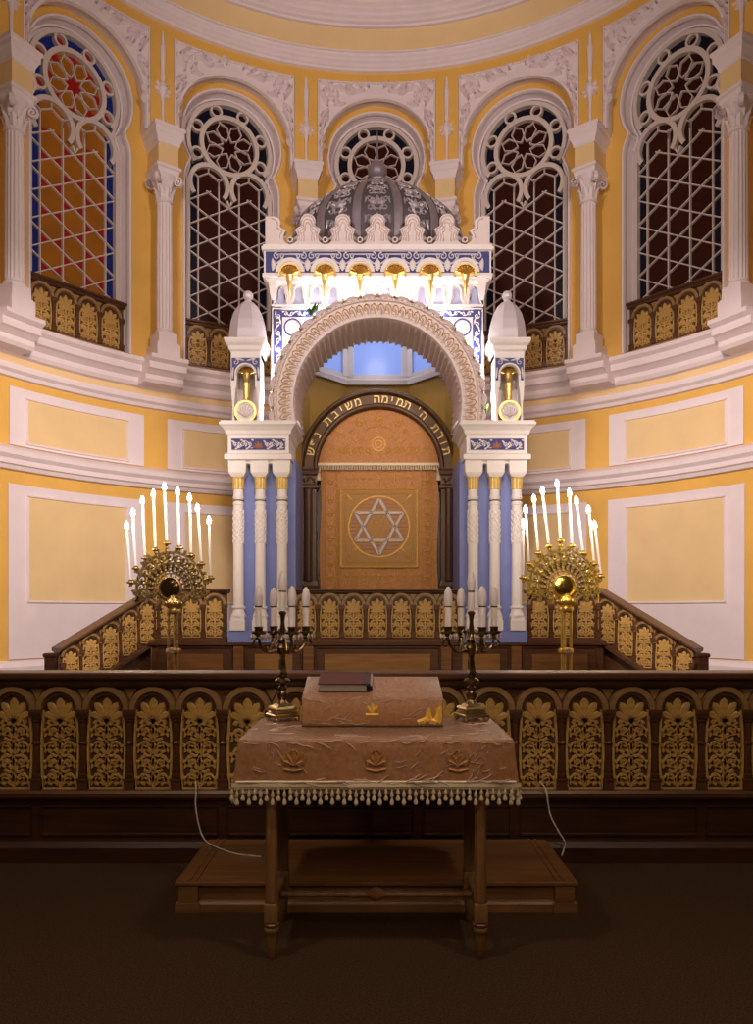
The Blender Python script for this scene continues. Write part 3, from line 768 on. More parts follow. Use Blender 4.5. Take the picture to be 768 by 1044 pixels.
# ================================================================== THE ARK
AX = .012
ark = thing('torah_ark', 'white and blue carved ark with horseshoe arch, column piers and pewter dome', 'ark', (AX,8.8,PZ))
def A(b, name, mats, parent=None, smooth=False):
    """ark pieces are drawn in the ark's own frame: x from its axis, y from its front, z in the room"""
    b.v = [(p[0], p[1], p[2]-PZ) for p in b.v]
    return b.build(name, mats, parent or ark, smooth)
FY = lambda y0: (lambda x,z,d: (x, y0-d, z))
for s in (-1, 1):
    xa, xb = sorted((s*.96, s*1.66))
    b = MB(); b.box(xa-.01,xb+.01,-.06,1.0,PZ,1.205); A(b, 'plinth', 'blue')
    b = MB(); b.box(min(s*.93,s*1.62),max(s*.93,s*1.62),.10,1.0,1.205,3.15); A(b, 'pier', 'blue')
    for x in (1.07,1.315,1.56):
        c = thing_col = bpy.data.objects.new('column', None); COL.objects.link(c); c.parent = ark; c.location = (s*x, 0, 1.205-PZ)
        z0 = 1.205
        q = lambda b, n, m, sm=False: b.build(n, m, c, sm)
        b = MB(); b.loft(-.082,.082,-.082,.082,[(0,0),(.115,0),(.12,-.008),(.15,-.008)])
        b.lathe([(.085,.15),(.088,.165),(.07,.20),(.064,.235),(.078,.245),(.08,.26),(.062,.275)], seg=20); q(b,'base','arkwhite')
        b = MB(); prof = [(.060,.27),(.058,.8),(.057,1.40)]; b.lathe(prof, seg=24)
        b.lathe([(.057,1.40),(.063,1.405),(.063,1.43),(.056,1.435),(.056,1.47),(.063,1.475),(.063,1.50),(.056,1.505),(.056,1.58)], seg=24)
        # diaper of lozenges on the upper shaft
        F = lambda a,z,d: ((.0575+d)*sin(a),-(.0575+d)*cos(a),z)
        for i in range(6):
            for j in range(7):
                a0 = j*2*pi/7
                zc = 1.0+.064*i
                b.ribbon([(a0*.0577,zc-.03),(a0*.0577+.0235,zc),(a0*.0577,zc+.03),(a0*.0577-.0235,zc),(a0*.0577,zc-.03)], .009, lambda x,z,d: F(x/.0577,z,d), -.002, .0085)
        q(b,'shaft','arkwhite', True)
        b = MB(); b.lathe([(.056,1.445),(.0575,1.445),(.0575,1.46),(.056,1.46)], seg=20, m=0); q(b,'dark_ring','plug')
        b = MB(); b.lathe([(.06,1.575),(.066,1.58),(.064,1.6),(.066,1.69),(.072,1.71),(.06,1.715)], seg=32, flute=16, depth=.08); q(b,'gilt_capital','giltpaint')
        b = MB(); b.loft(-.085,.085,-.085,.085,[(1.712,-.02),(1.74,.0),(1.76,.01),(1.90,.015)]); q(b,'impost','arkwhite')
    # little arches between the imposts, and the entablature
    xi, xo = s*.985, s*1.66
    x0, x1 = sorted((xi, xo))
    b = MB()
    b.loft(x0,x1,-.10,.62,[(3.095,.0),(3.10,.035),(3.155,.035),(3.165,.01),(3.18,0),(3.36,0),(3.385,.02),(3.42,.03),(3.46,.065),(3.475,.085),(3.50,.085),(3.505,.07),(3.52,.07)])
    for x in (1.19,1.44):
        b.ring((s*x,3.03), .035, .075, FY(-.075), -.15, .0, 0, 0, 180, 12)
    A(b, 'entablature', 'arkwhite')
    b = MB(); F = FY(-.102); cx = (x0+x1)/2
    b.poly([(cx-.30,3.20),(cx+.30,3.20),(cx+.30,3.335),(cx-.30,3.335)], F, 0, .004, 0)
    for p, w in arabesque(cx-.295,cx-.055,3.20,3.335,4,.016)+arabesque(cx+.055,cx+.295,3.20,3.335,4,.016)+arabesque(cx-.28,cx-.06,3.21,3.325,3,.010)+arabesque(cx+.06,cx+.28,3.21,3.325,3,.010): b.ribbon(p, w, F, .003, .012, 1)
    for a, L, w in ((90,.075,.03),(55,.07,.026),(125,.07,.026),(20,.06,.022),(160,.06,.022)): b.ribbon(*leaf(cx,3.225,a,L,w), F, .003, .018, 2)
    b.ribbon([(cx-.30,3.20),(cx+.30,3.20),(cx+.30,3.335),(cx-.30,3.335),(cx-.30,3.20)], .014, F, 0, .012, 1, .5)
    A(b, 'blue_frieze', ['tile','arkwhite','rose'])['label'] = 'cobalt blue frieze tile with white scrolls and a pink palmette'

# horseshoe arch
ZC, RO, RI_ = 3.735, 1.215, .925
A0, A1 = -12.5, 192.5
def pol(r, a, y): return (r*cos(a), y, ZC+r*sin(a))
N = 22*8
rows = []
for i in range(N+1):
    a = R(A0+(A1-A0)*i/N); t = (i % 8)/8
    sc = abs(sin(pi*t)); ro = RO-.045+.045*sc**.5
    inn = .900 + .030*abs(sin(pi*i*44/N))
    rows.append([pol(ro-.02,a,.08), pol(ro,a,.05), pol(ro,a,-.09), pol(ro-.022,a,-.125), pol(1.165,a,-.10), pol(1.15,a,-.13), pol(1.125,a,-.13), pol(1.115,a,-.105), pol(1.0,a,-.112), pol(.965,a,-.125), pol(.935,a,-.125), pol(RI_,a,-.10), pol(inn,a,-.05), pol(inn-.012,a,.60), pol(1.08,a,.60)])
b = MB(); b.grid(rows, False, 0)
A(b, 'arch', 'arkshade', smooth=True)
FA = lambda t, r, d: pol(r, t, -.108-d)
b = MB(); g = MB()
for i in range(46):
    a = R(A0+1.5+(A1-A0-3)*(i+.5)/46); h = R(2.05)
    # gilt loops with a white leaf each
    g.ribbon([(a-h,.975),(a-h*.95,1.04),(a-h*.4,1.085),(a+h*.4,1.09),(a+h*.95,1.05)], [.012/1.03]*5, lambda t,r,d: pol(r,t,-.108-d), 0, .022)
    b.ribbon([(a-h*.7,.96),(a-h*.2,1.0),(a+h*.1,1.04),(a,1.07)], [.012,.034,.04,.008], lambda t,r,d: pol(r,t,-.110-d), 0, .034)
    b.ribbon([(a+h*.75,.98),(a+h*.5,1.02),(a+h*.3,1.035)], [.01,.026,.008], lambda t,r,d: pol(r,t,-.110-d), 0, .026)
# ribbon widths are in the (angle, radius) plane: scale angle to metres
def arcribbon(mb, pts, ws, d0, d1, base, m=0):
    mb.ribbon([(p[0]*1.04, p[1]) for p in pts], ws, lambda t,r,d: pol(r, t/1.04, base-d), d0, d1, m)
b = MB(); g = MB()
for i in range(46):
    a = R(A0+1.5+(A1-A0-3)*(i+.5)/46); h = R(2.1)
    arcribbon(g, [(a-h,.965),(a-h*1.02,1.02),(a-h*.7,1.07),(a,1.095),(a+h*.7,1.075),(a+h*.8,1.03),(a+h*.3,1.015)], [.013]*6+[.006], 0, .024, -.106)
    arcribbon(b, [(a-h*.5,.955),(a-h*.35,1.0),(a-h*.1,1.035),(a+h*.25,1.055)], [.014,.036,.036,.01], 0, .034, -.106)
    arcribbon(b, [(a+h*.8,.96),(a+h*.45,.985),(a+h*.0,.985)], [.010,.028,.006], 0, .026, -.106)
for i in range(22*3):
    a = R(A0+(A1-A0)*(i+.5)/66)
    arcribbon(b, [(a-R(1.0),1.13),(a,1.155),(a+R(1.0),1.13)], [.008,.02,.008], 0, .02, -.125)
A(b, 'arch_leaves', 'arkshade'); A(g, 'arch_gilding', 'giltpaint')
sb = MB(); sb.ball((0,0,0), .019, 0, 8, 5); SB = sb.mesh('arch_stud','bronzelight',True)
for i in range(23):
    p = pol(RO-.04,R(A0+(A1-A0)*i/22),-.125); link('arch_stud', SB, ark, (p[0],p[1],p[2]-PZ))

# the upper storey: front wall behind the arch, side walls
BX0, BX1, BY0, BY1 = -1.235, 1.235, .27, 2.05
b = MB()
rows0, rows1 = [], []
path = [(1.02*cos(R(a)), ZC+1.02*sin(R(a))) for a in range(-12, 193, 4)]
def rimb(p):
    dx, dz = p[0], p[1]-ZC
    s = min(1.235/abs(dx) if abs(dx) > 1e-6 else 9e9, (5.08-ZC)/dz if dz > 1e-6 else 9e9)
    return (dx*s, ZC+dz*s)
rows = [[(p[0],BY0,p[1]) for p in path], [(rimb(p)[0],BY0,rimb(p)[1]) for p in path]]
b.grid(rows, False); b.grid([[(p[0],BY0,p[1]) for p in path],[(p[0],BY0+.25,p[1]) for p in path]], False)
for s in (-1,1): b.add([(s*1.235,BY0,5.08),(s*1.235*.84,BY0,5.08),(s*1.235,BY0,4.6)], [(0,1,2)])
for s in (-1, 1):
    x0, x1 = sorted((s*1.235, s*1.10)); b.box(x0, x1, BY0+.001, BY1, 3.5, 5.08)
b.box(-1.235,1.235,BY0,BY0+.12,5.08,5.5); b.box(-1.235,-1.12,BY0,BY1,5.08,5.5); b.box(1.12,1.235,BY0,BY1,5.08,5.5)
A(b, 'upper_storey', 'arkwhite')
# blue framed panels on it
F = FY(BY0)
for s in (-1, 1):
    b = MB(); x = lambda q: s*q
    o = [(x(1.20),4.28),(x(1.20),4.90),(x(.62),4.90),(x(.62),4.82),(x(1.10),4.82),(x(1.10),4.28)]
    b.poly(o if s < 0 else list(reversed(o)), F, 0, .005, 0)
    for p, w in arabesque(4.30,4.88,1.105,1.195,6,.014): b.ribbon([(s*q[1],q[0]) for q in p], w, F, .004, .014, 1)
    for p, w in arabesque(.64,1.10,4.825,4.895,6,.012): b.ribbon([(s*q[0],q[1]) for q in p], w, F, .004, .014, 1)
    b.ring((x(.98),4.70), .09, .105, F, 0, .012, 0, 0, 360, 16)
    b.ribbon([(x(1.215),4.2),(x(1.215),4.915),(x(.6),4.915)], .018, F, 0, .02, 1, .5)
    A(b, 'blue_border', ['tile','arkwhite'])['label'] = 'blue and white arabesque border on the upper storey'
# row of small blue niches
b = MB()
for i in range(12):
    xc = -1.115 + 2.23*i/11
    F = FY(BY0)
    pts = [(xc-.062,4.965),(xc+.062,4.965),(xc+.034,5.05),(xc+.034,5.12)] + [(xc+.034*cos(R(a)),5.12+.034*sin(R(a))) for a in range(20,180,20)] + [(xc-.034,5.12),(xc-.034,5.05)]
    b.poly(pts, F, 0, .006, 0)
    b.ribbon([(xc-.085,4.955),(xc-.06,5.05),(xc-.058,5.12),(xc-.04,5.165),(xc,5.185),(xc+.04,5.165),(xc+.058,5.12),(xc+.06,5.05),(xc+.085,4.955)], .03, F, 0, .03, 1, .6)
b.ribbon([(-1.22,4.945),(1.22,4.945)], .025, FY(BY0), 0, .04, 1, .6)
A(b, 'blue_niches', ['softblue','arkwhite'])['label'] = 'row of small arched blue niches'
# frieze with shells
FZ0, FZ1 = 5.26, 5.535
b = MB()
b.box(-1.30,1.30,BY0-.10,BY1,FZ0,FZ1+.02)
b.loft(-1.235,1.235,BY0-.02,BY1,[(5.175,-.02),(5.185,.012),(5.21,.04),(5.24,.05),(5.26,.06)])
b.loft(-1.30,1.30,BY0-.10,BY1,[(FZ1,.0),(FZ1+.01,.025),(FZ1+.05,.025),(FZ1+.055,.01),(FZ1+.075,.01)])
b.loft(-1.30,1.30,BY0-.10,BY1,[(FZ0-.02,.0),(FZ0-.015,.015),(FZ0+.02,.015),(FZ0+.025,0)])
for i in range(13):
    xc = -1.2+2.4*i/12
    if i in (0,12): b.loft(xc-.045,xc+.045,BY0-.08,BY0+.02,[(5.0,-.03),(5.06,-.01),(5.16,.0),(5.26,.0)])
A(b, 'cornice', 'arkwhite')
F = FY(BY0-.10)
b = MB(); b.poly([(-1.28,FZ0+.03),(1.28,FZ0+.03),(1.28,FZ1-.005),(-1.28,FZ1-.005)], F, 0, .004, 0)
for i in range(6):
    xc = -1.0+.4*i
    b.ring((xc,FZ0+.03), .125, .165, F, .0, .022, 1, 0, 180, 20)
    b.poly([(xc+.126*cos(R(a)),FZ0+.03+.126*sin(R(a))) for a in range(0,181,15)], F, 0, .008, 1)
for i in range(7):
    xc = -1.2+.4*i
    for s in (-1, 1):
        if abs(xc+s*.1) > 1.28: continue
        b.ribbon(*spiral(xc+s*.115, FZ1-.05, .03, -90, s*-1.2, .014), F, .004, .014, 1)
        b.ribbon(*spiral(xc+s*.032, FZ0+.085, .026, -90, s*1.2, .013), F, .004, .014, 1)
        b.ribbon(*leaf(xc+s*.06, FZ0+.15, 90-s*60, .09, .022, s*30), F, .004, .014, 1)
        b.ribbon(*leaf(xc+s*.02, FZ0+.13, 90-s*80, .07, .02, s*50), F, .004, .014, 1)
        b.ribbon(*spiral(xc+s*.05, FZ1-.055, .042, 90, s*1.2, .016), F, .004, .014, 1)
        if abs(xc+s*.03) < 1.26: b.ribbon(*leaf(xc, FZ0+.05, 90-s*25, .12, .03, s*40), F, .004, .014, 1)
    if abs(xc) < 1.25: b.ribbon(*leaf(xc, FZ0+.045, 90, .15, .03), F, .004, .016, 1)
for i in range(6):
    xc = -1.0+.4*i
    b.ribbon(*leaf(xc-.16, FZ1-.035, 0, .32, .018), F, .004, .014, 1)
A(b, 'arabesque_frieze', ['tile','arkwhite'])['label'] = 'blue frieze with white scrolls and round arches'
def shell_mesh():
    """gilded scallop on a drop, front towards -y"""
    b = MB(); F = lambda x,z,d: (x,-d,z)
    for k in range(9):
        a = -72+18*k
        b.ribbon([(0,-.02),(.06*sin(R(a)),-.02+.06*cos(R(a))),(.105*sin(R(a)),-.02+.105*cos(R(a))),(.118*sin(R(a)),-.02+.118*cos(R(a)))], [.006,.026,.036,.02], F, .0, .035)
    b.poly([(.108*sin(R(a)),-.02+.108*cos(R(a))) for a in range(-84,85,12)]+[(0,-.035)], F, -.01, .006)
    b.tube([(0,0,-.0),(0,-.012,-.03),(0,-.012,-.08),(0,-.005,-.13),(0,0,-.19),(0,0,-.26)], [.03,.046,.036,.026,.016,.006], 10)
    b.ring((0,-.01),.108,.128,F,-.01,.02,0,-10,190,20)
    return b.mesh('gilt_shell','gilt')
SH = shell_mesh()
for i in range(6): link('gilt_shell', SH, ark, (-1.0+.4*i, BY0-.14, FZ0-.0-PZ))
# cresting
def crest_outline():
    h = [(.0,.375),(.04,.366),(.07,.342),(.086,.305),(.084,.272),(.078,.252),(.092,.228),(.125,.212),(.150,.192),(.132,.168),(.118,.135),(.116,.095),(.13,.058),(.16,.032),(.2,.022)]
    return [(-x,z) for x,z in reversed(h[1:])] + h
b = MB(); CY = BY0-.06; CZ = FZ1+.075
o = crest_outline()
for i in range(5):
    xc = -.8+.4*i; F = FY(CY)
    b.poly([(xc+.2,CZ)] + [(xc+x,CZ+z) for x,z in reversed(o)] + [(xc-.2,CZ)], F, -.07, 0)
    for k, (sx, sz) in enumerate(((.84,.9),(.60,.80),(.36,.70))):
        b.ribbon([(xc+x*sx,CZ+.015+z*sz) for x,z in o if z > .05], .016, F, 0, .016)
for s in (-1, 1):
    F = FY(CY)
    oo = [(s*1.0,CZ)] + [(s*(1.2-x),CZ+z*.92) for x,z in reversed([q for q in o if q[0] >= 0])] + [(s*1.29,CZ+.345),(s*1.29,CZ)]
    b.poly(oo, F, -.07, 0)
    b.ribbon([(s*(1.215-x*.8),CZ+.015+z*.8) for x,z in o if x >= 0 and z > .09], .016, F, 0, .016)
A(b, 'cresting', 'arkshade')
b = MB()
for i in range(6):
    xc = -1.0+.4*i
    b.ring((xc,CZ+.062), .02, .034, FY(CY), -.03, .03, 0, 0, 360, 14)
    b.poly([(xc+.021*cos(R(a)),CZ+.062+.021*sin(R(a))) for a in range(0,360,30)], FY(CY), -.03, .01, 1)
    for a in (0,180): b.ribbon(*leaf(xc+.03*cos(R(a)),CZ+.075,a+38*(1 if a==0 else -1),.075,.034), FY(CY), -.02, .02, 0)
A(b, 'crest_rosettes', ['arkshade','bronze'])
# side cresting
b = MB()
for s in (-1, 1):
    for i in range(3):
        yc = BY0+.2+.4*i; F = lambda y,z,d: (s*(1.27+d), y, z)
        b.poly([(yc+.2,CZ)] + [(yc+x,CZ+z) for x,z in reversed(o)] + [(yc-.2,CZ)], F, -.07, 0)
A(b, 'side_cresting', 'arkshade')

# dome
DY = 1.27; DZ0 = 5.56; DW, DH, DSY = 1.085, 1.335, .84
DP = [(0,.975),(.2,1.0),(.40,1.0)] + [(.42+.58*a,w) for a, w in ((.08,.985),(.2,.95),(.32,.89),(.44,.81),(.56,.71),(.68,.58),(.8,.43),(.9,.28),(.96,.18),(1.0,.14))]
def dprof(t):
    for (a,wa),(c,wc) in zip(DP, DP[1:]):
        if t <= c: return wa+(wc-wa)*(t-a)/(c-a)
    return DP[-1][1]
dome = bpy.data.objects.new('dome', None); COL.objects.link(dome); dome.parent = ark; dome.location = (0,DY,DZ0-PZ)
b = MB()
b.lathe([(DW*dprof(i/24), DH*i/24) for i in range(0,25)] + [(DW*.13,DH+.015),(.001,DH+.02)], seg=64, sy=DSY)
b.build('dome_shell', 'pewterdark', dome, True)
b = MB(); rb = MB(); ND = 14
for k in range(ND):
    ac = -pi/2 + 2*pi*k/ND
    def FD(x, t, d):
        w = DW*dprof(max(0,min(1,t)))+d; a = ac + x*2*pi/ND
        return (w*cos(a), w*sin(a)*DSY, DH*t+d*.3)
    FS = lambda x,y,d: FD(x/.47, y/DH/1.12, d)
    # x in [-.5,.5] of the sector, scaled to about metres
    for lev, (t0, h) in enumerate(((.0,.19),(.195,.19),(.39,.17),(.565,.15),(.72,.13),(.855,.10))):
        y = lambda q: (t0+h*q)*DH*1.12
        hh = h*DH*1.12
        for a, L, w in ((90,.55,.05),(60,.5,.042),(120,.5,.042),(30,.45,.036),(150,.45,.036)):
            b.ribbon(*leaf(0, y(.42), a, L*hh, w), FS, .004, .022)
        for s in (-1, 1):
            b.ribbon(*spiral(s*.085, y(.3), .055, 90, s*1.2, .022), FS, .004, .02)
            b.ribbon(*leaf(s*.02, y(.05), 90-s*35, .5*hh, .03, s*30), FS, .004, .02)
            b.ribbon(*leaf(s*.15, y(.5), 90+s*15, .45*hh, .028, s*-30), FS, .004, .02)
            b.ribbon(*spiral(s*.11, y(.8), .042, -90, s*-1.1, .02), FS, .004, .02)
        b.ribbon(arc(0, y(.45), .07, 0, 360, 14), .018, FS, .004, .02)
    ww = [(.5, i/20) for i in range(21)]
    rows = []
    for _, t in ww:
        rows.append([FD(.5-.115,t,.004), FD(.5-.10,t,.022), FD(.5,t,.034), FD(.5+.10,t,.022), FD(.5+.115,t,.004)])
    rb.grid(rows)
b.build('dome_relief', 'pewterlight', dome); rb.build('dome_ribs', 'pewter', dome, True)
b = MB(); b.lathe([(DW*.97,-.02),(DW+.01,-.01),(DW+.01,.03),(DW*.97,.04)], seg=64, sy=DSY)
b.build('dome_band','pewter', dome, True)
b = MB(); b.lathe([(r*1.03,(z-.74)*1.03+DH) for r,z in [(.15,.74),(.155,.76),(.09,.775),(.06,.79),(.055,.80)] + [(.122*sin(R(q)),.905-.122*cos(R(q))) for q in range(28,165,12)] + [(.026,1.03),(.03,1.04),(.022,1.05),(.014,1.06),(.012,1.15),(.008,1.3),(.003,1.42)]], seg=20); b.build('finial','pewter', dome, True)

# corner turrets
for s in (-1, 1):
    tx = s*1.475
    T = bpy.data.objects.new('turret', None); COL.objects.link(T); T.parent = ark; T.location = (tx,.12,3.52-PZ)
    b = MB()
    b.box(-.15,.15,.02,.20,0,.42); b.loft(-.20,.20,-.16,.20,[(0,0),(.03,0),(.035,-.02)])
    o = [(-.165,.40),(-.165,.80),(.165,.80),(.165,.40),(.105,.40)] + [(.10*cos(R(a)),.55+.10*sin(R(a))) for a in range(0,181,15)] + [(-.105,.40)]
    b.poly(list(reversed(o)), FY(-.15), -.05, 0)
    for q in (-1, 1): b.box(min(q*.165,q*.115),max(q*.165,q*.115),-.10,.2,.40,.80); b.loft(min(q*.16,q*.12),max(q*.16,q*.12),-.14,.15,[(.0,-.005),(.2,-.01),(.32,-.0),(.40,.005)])
    b.box(-.165,.165,.12,.2,.40,.80); b.box(-.165,.165,-.10,.2,.74,.80)
    b.loft(-.165,.165,-.15,.2,[(.80,0),(.82,.02),(.86,.025),(.89,.055),(.92,.065),(.94,.065),(.945,.03)])
    b.build('turret_body','arkwhite',T)
    b = MB(); F = FY(-.15); o = [(-.155,.48),(-.155,.73),(.155,.73),(.155,.48),(.125,.48)] + [(.125*cos(R(a)),.55+.125*sin(R(a))) for a in range(0,181,15)] + [(-.125,.48)]
    b.poly(list(reversed(o)), F, 0, .005, 0)
    for q in (-1,1):
        for p, w in (spiral(q*.11,.685,.035,90,q*1.2,.014), leaf(q*.01,.70,90-q*75,.1,.022,0), leaf(q*.145,.5,90,.13,.02,q*10)): b.ribbon(p,w,F,.004,.014,1)
    b.ribbon([(.112*cos(R(a)),.55+.112*sin(R(a))) for a in range(0,181,12)], .03, F, 0, .025, 1, .5)
    b.build('turret_tile',['tile','arkwhite'],T)
    b = MB(); seg = 8
    rows = [[(r*cos(2*pi*(k+.5)/seg), .02+r*sin(2*pi*(k+.5)/seg), z) for k in range(seg)] for r, z in ((.225,.945),(.222,.97),(.215,1.06),(.20,1.17),(.17,1.27),(.125,1.35),(.07,1.405),(.03,1.42))]
    b.grid(rows, True); b.lathe([(.03,1.41),(.04,1.43),(.025,1.445)],(0,.02,0),12); b.ball((0,.02,1.49),.058,0,14,8); b.build('turret_roof','turret',T)
    link('gilt_shell', SH, T, (0,-.07,.60))
    b = MB(); b.tube([(0,-.06,.46),(0,-.07,.38),(0,-.075,.28),(0,-.075,.22)], [.05,.045,.035,.02], 10, 0)
    F = FY(-.14); b.ring((0,.13), .10, .125, F, -.03, .03, 0, 0, 360, 24); b.ring((0,.13), .085, .10, F, -.03, .015, 1, 0, 360, 24)
    b.poly([(.088*cos(R(a)),.13+.088*sin(R(a))) for a in range(0,360,20)], F, -.03, .0, 1)
    for k in range(7):
        a = -60+20*k; b.ribbon([(0,.07),(.07*sin(R(a)),.07+.09*cos(R(a))),(.09*sin(R(a)),.07+.125*cos(R(a)))], [.01,.034,.02], F, 0, .03, 1)
    b.build('shell_medallion',['gilt','arkwhite'],T)

# inside: ochre niche, octagonal lantern with blue panes
NI = [(-1.0,.62),(-.86,1.18),(-.42,1.70),(.42,1.70),(.86,1.18),(1.0,.62)]
b = MB(); b.grid([[(x,y,PZ) for x,y in NI],[(x,y,4.48) for x,y in NI]]); A(b,'niche_wall','ochre')
b = MB()
inset = lambda k: [(x*k,.62+(y-.62)*k) for x,y in NI]
b.grid([[(x,y,4.44) for x,y in inset(1.0)],[(x,y,4.44) for x,y in inset(.96)],[(x,y,4.50) for x,y in inset(.95)],[(x,y,4.52) for x,y in inset(.97)],[(x,y,4.58) for x,y in inset(.97)],[(x,y,4.58) for x,y in inset(1.0)]])
b.grid([[(x,y,5.05) for x,y in inset(.97)],[(x,y,5.40) for x,y in inset(.97)]])
for (x0,y0),(x1,y1) in zip(inset(.985), inset(.985)[1:]):
    L = math.hypot(x1-x0,y1-y0); ux, uy = (x1-x0)/L, (y1-y0)/L
    F = lambda t,z,d: (x0+ux*t+uy*d, y0+uy*t-ux*d, z)
    for t in (.0,.075,L-.075,L):
        pass
    for ta, tb_ in ((-.01,.095),(L-.095,L+.01)): b.poly([(ta,4.55),(tb_,4.55),(tb_,5.08),(ta,5.08)], F, -.02, .025)
    if L > .7: pass
A(b,'lantern_frame','arkwhite')
b = MB(); b.grid([[(x,y,4.56) for x,y in inset(1.0)],[(x,y,5.08) for x,y in inset(1.0)]]); A(b,'lantern_panes','paleblue')['label'] = 'pale blue panes of the lantern inside the arch'
b = MB(); b.poly(inset(1.0), lambda x,y,d: (x,y,d), 5.40, 5.42); A(b,'lantern_ceiling','arkwhite')

# ------------------------------------------------------------------ wooden portal
PY = 9.72; PCZ = 3.18
portal = thing('ark_portal', 'dark wooden portal arch with gold Hebrew lettering around the ark curtain', 'portal', (AX+.015,PY,PZ))
def Pp(b, name, mats, smooth=False):
    b.v = [(p[0],p[1],p[2]-PZ) for p in b.v]; return b.build(name, mats, portal, smooth)
b = MB(); rows = []
for i in range(61):
    a = R(180*i/60)
    rows.append([(r*cos(a), y, PCZ+r*sin(a)) for r, y in ((.99,.25),(.99,-.02),(.975,-.05),(.945,-.05),(.935,-.03),(.928,-.01),(.92,0),(.815,0),(.808,-.02),(.795,-.035),(.77,-.035),(.757,-.01),(.757,.1))])
b.grid(rows); 
# bands in the two woods
b.mi = [1 if (i % 12) == 6 else 0 for i in range(len(b.f))]
Pp(b,'arch_frame',['portal','portalband'],True)
glyph = {}
def letter(ch):
    if ch not in glyph:
        c = bpy.data.curves.new('lettering','FONT'); c.body = ch; c.extrude = .03; c.resolution_u = 3; c.offset = .006
        o = bpy.data.objects.new('lettering', c); COL.objects.link(o)
        me = bpy.data.meshes.new_from_object(o.evaluated_get(bpy.context.evaluated_depsgraph_get()))
        glyph[ch] = ([v.co.copy() for v in me.vertices], [tuple(p.vertices) for p in me.polygons])
        bpy.data.objects.remove(o); bpy.data.curves.remove(c); bpy.data.meshes.remove(me)
    return glyph[ch]
b = MB()
for ch, deg in zip("תורת" "ה'" "תמימה" "משיבת" "נפש", (15,22,29,36, 50,56, 66,72.5,79,85,91.5, 107.5,115,122,128.5,137, 151,158,165.5)):
    vs, fs = letter(ch); 
    if not vs: continue
    xm = (min(v.x for v in vs)+max(v.x for v in vs))/2
    a = R(deg-90); k = .145; r = .823
    out = []
    for v in vs:
        x, z = (v.x-xm)*k, v.y*k
        out.append((x*cos(a)-(r+z)*sin(a), -.006+v.z*-.12, PCZ+x*sin(a)+(r+z)*cos(a)))
    b.add(out, fs)
Pp(b,'lettering','goldtext')['label'] = 'gold Hebrew letters on the arch'
for s in (-1, 1):
    x0, x1 = sorted((s*.765, s*.985)); b = MB()
    b.loft(x0,x1,0,.3,[(PZ,.02),(1.55,.02),(1.60,.03),(1.70,.03),(1.74,.012),(1.80,0)])
    b.loft(x0,x1,0,.3,[(1.80,-.012),(2.93,-.012)])
    b.loft(x0,x1,0,.3,[(2.93,0),(2.95,.012),(2.98,.012),(3.0,.0),(3.10,0),(3.12,.014),(3.16,.02),(3.18,.026),(3.205,.026)])
    F = FY(.012); b.poly([(x0+.035,1.86),(x1-.035,1.86),(x1-.035,2.87),(x0+.035,2.87)], F, 0, .012, 1)
    F2 = FY(-.0); 
    for p, w in arabesque(x0+.02,x1-.02,3.01,3.09,3,.012): b.ribbon(p,w,F2,0,.012,1)
    b.tube([((x0+x1)/2,.0,1.80),((x0+x1)/2,.0,2.93)], .055, 12, 0)
    Pp(b,'pilaster',['portal','portalband'])
b = MB(); rows = [[(-1.0,.2,PZ),(1.0,.2,PZ)],[(-1.0,.2,PCZ),(1.0,.2,PCZ)]]; b.grid(rows)
b.poly([(1.0,PCZ)]+[(.98*cos(R(a)),PCZ+.98*sin(R(a))) for a in range(4,180,6)]+[(-1.0,PCZ)], FY(.2), -.02, 0); Pp(b,'backing','portal')

# ------------------------------------------------------------------ curtain and valance
cur = thing('ark_curtain', 'copper brocade curtain embroidered with a silver six pointed star', 'curtain', (AX+.02,PY+.08,PZ))
def Cc(b, name, mats, par, smooth=False): b.v = [(p[0],p[1],p[2]-PZ) for p in b.v]; return b.build(name, mats, par, smooth)
b = MB(); nx, nz = 48, 20
fold = lambda x, z: .012*sin(x*9+.5)*(.4+.6*(3.2-z)/2.1) + .005*sin(x*31)
rows = [[(-.735+1.47*i/nx + .012*sin(j*.5)*(1 if i in (0,nx) else 0), fold(-.735+1.47*i/nx, 1.15+2.04*j/nz), 1.15+2.04*j/nz) for i in range(nx+1)] for j in range(nz+1)]
b.grid(rows); Cc(b,'cloth','curtain',cur,True)
FC = lambda x,z,d: (x, fold(x,z)-.003-d, z)
SZ = 2.475
def seg(x0,z0,x1,z1,n=8): return [(x0+(x1-x0)*i/n, z0+(z1-z0)*i/n) for i in range(n+1)]
b = MB()
b.poly([(x,z) for x,z in ((-.48,1.97),(.48,1.97),(.48,2.94),(-.48,2.94))], lambda x,z,d: (x,-.018-d,z), 0, .001, 0); 
Cc(b,'square_field','curtainband',cur)
fl = lambda x,z,d: (x,-.019-d,z)
b = MB(); b.ring((0,SZ), .37, .385, fl, 0, .004, 1, 0, 360, 40)
for i in range(15):
    z = SZ-.33+.66*i/14; w = sqrt(.355**2-(z-SZ)**2)
    b.ribbon(seg(-w,z,w,z,2), .024, fl, 0, .003, 2)
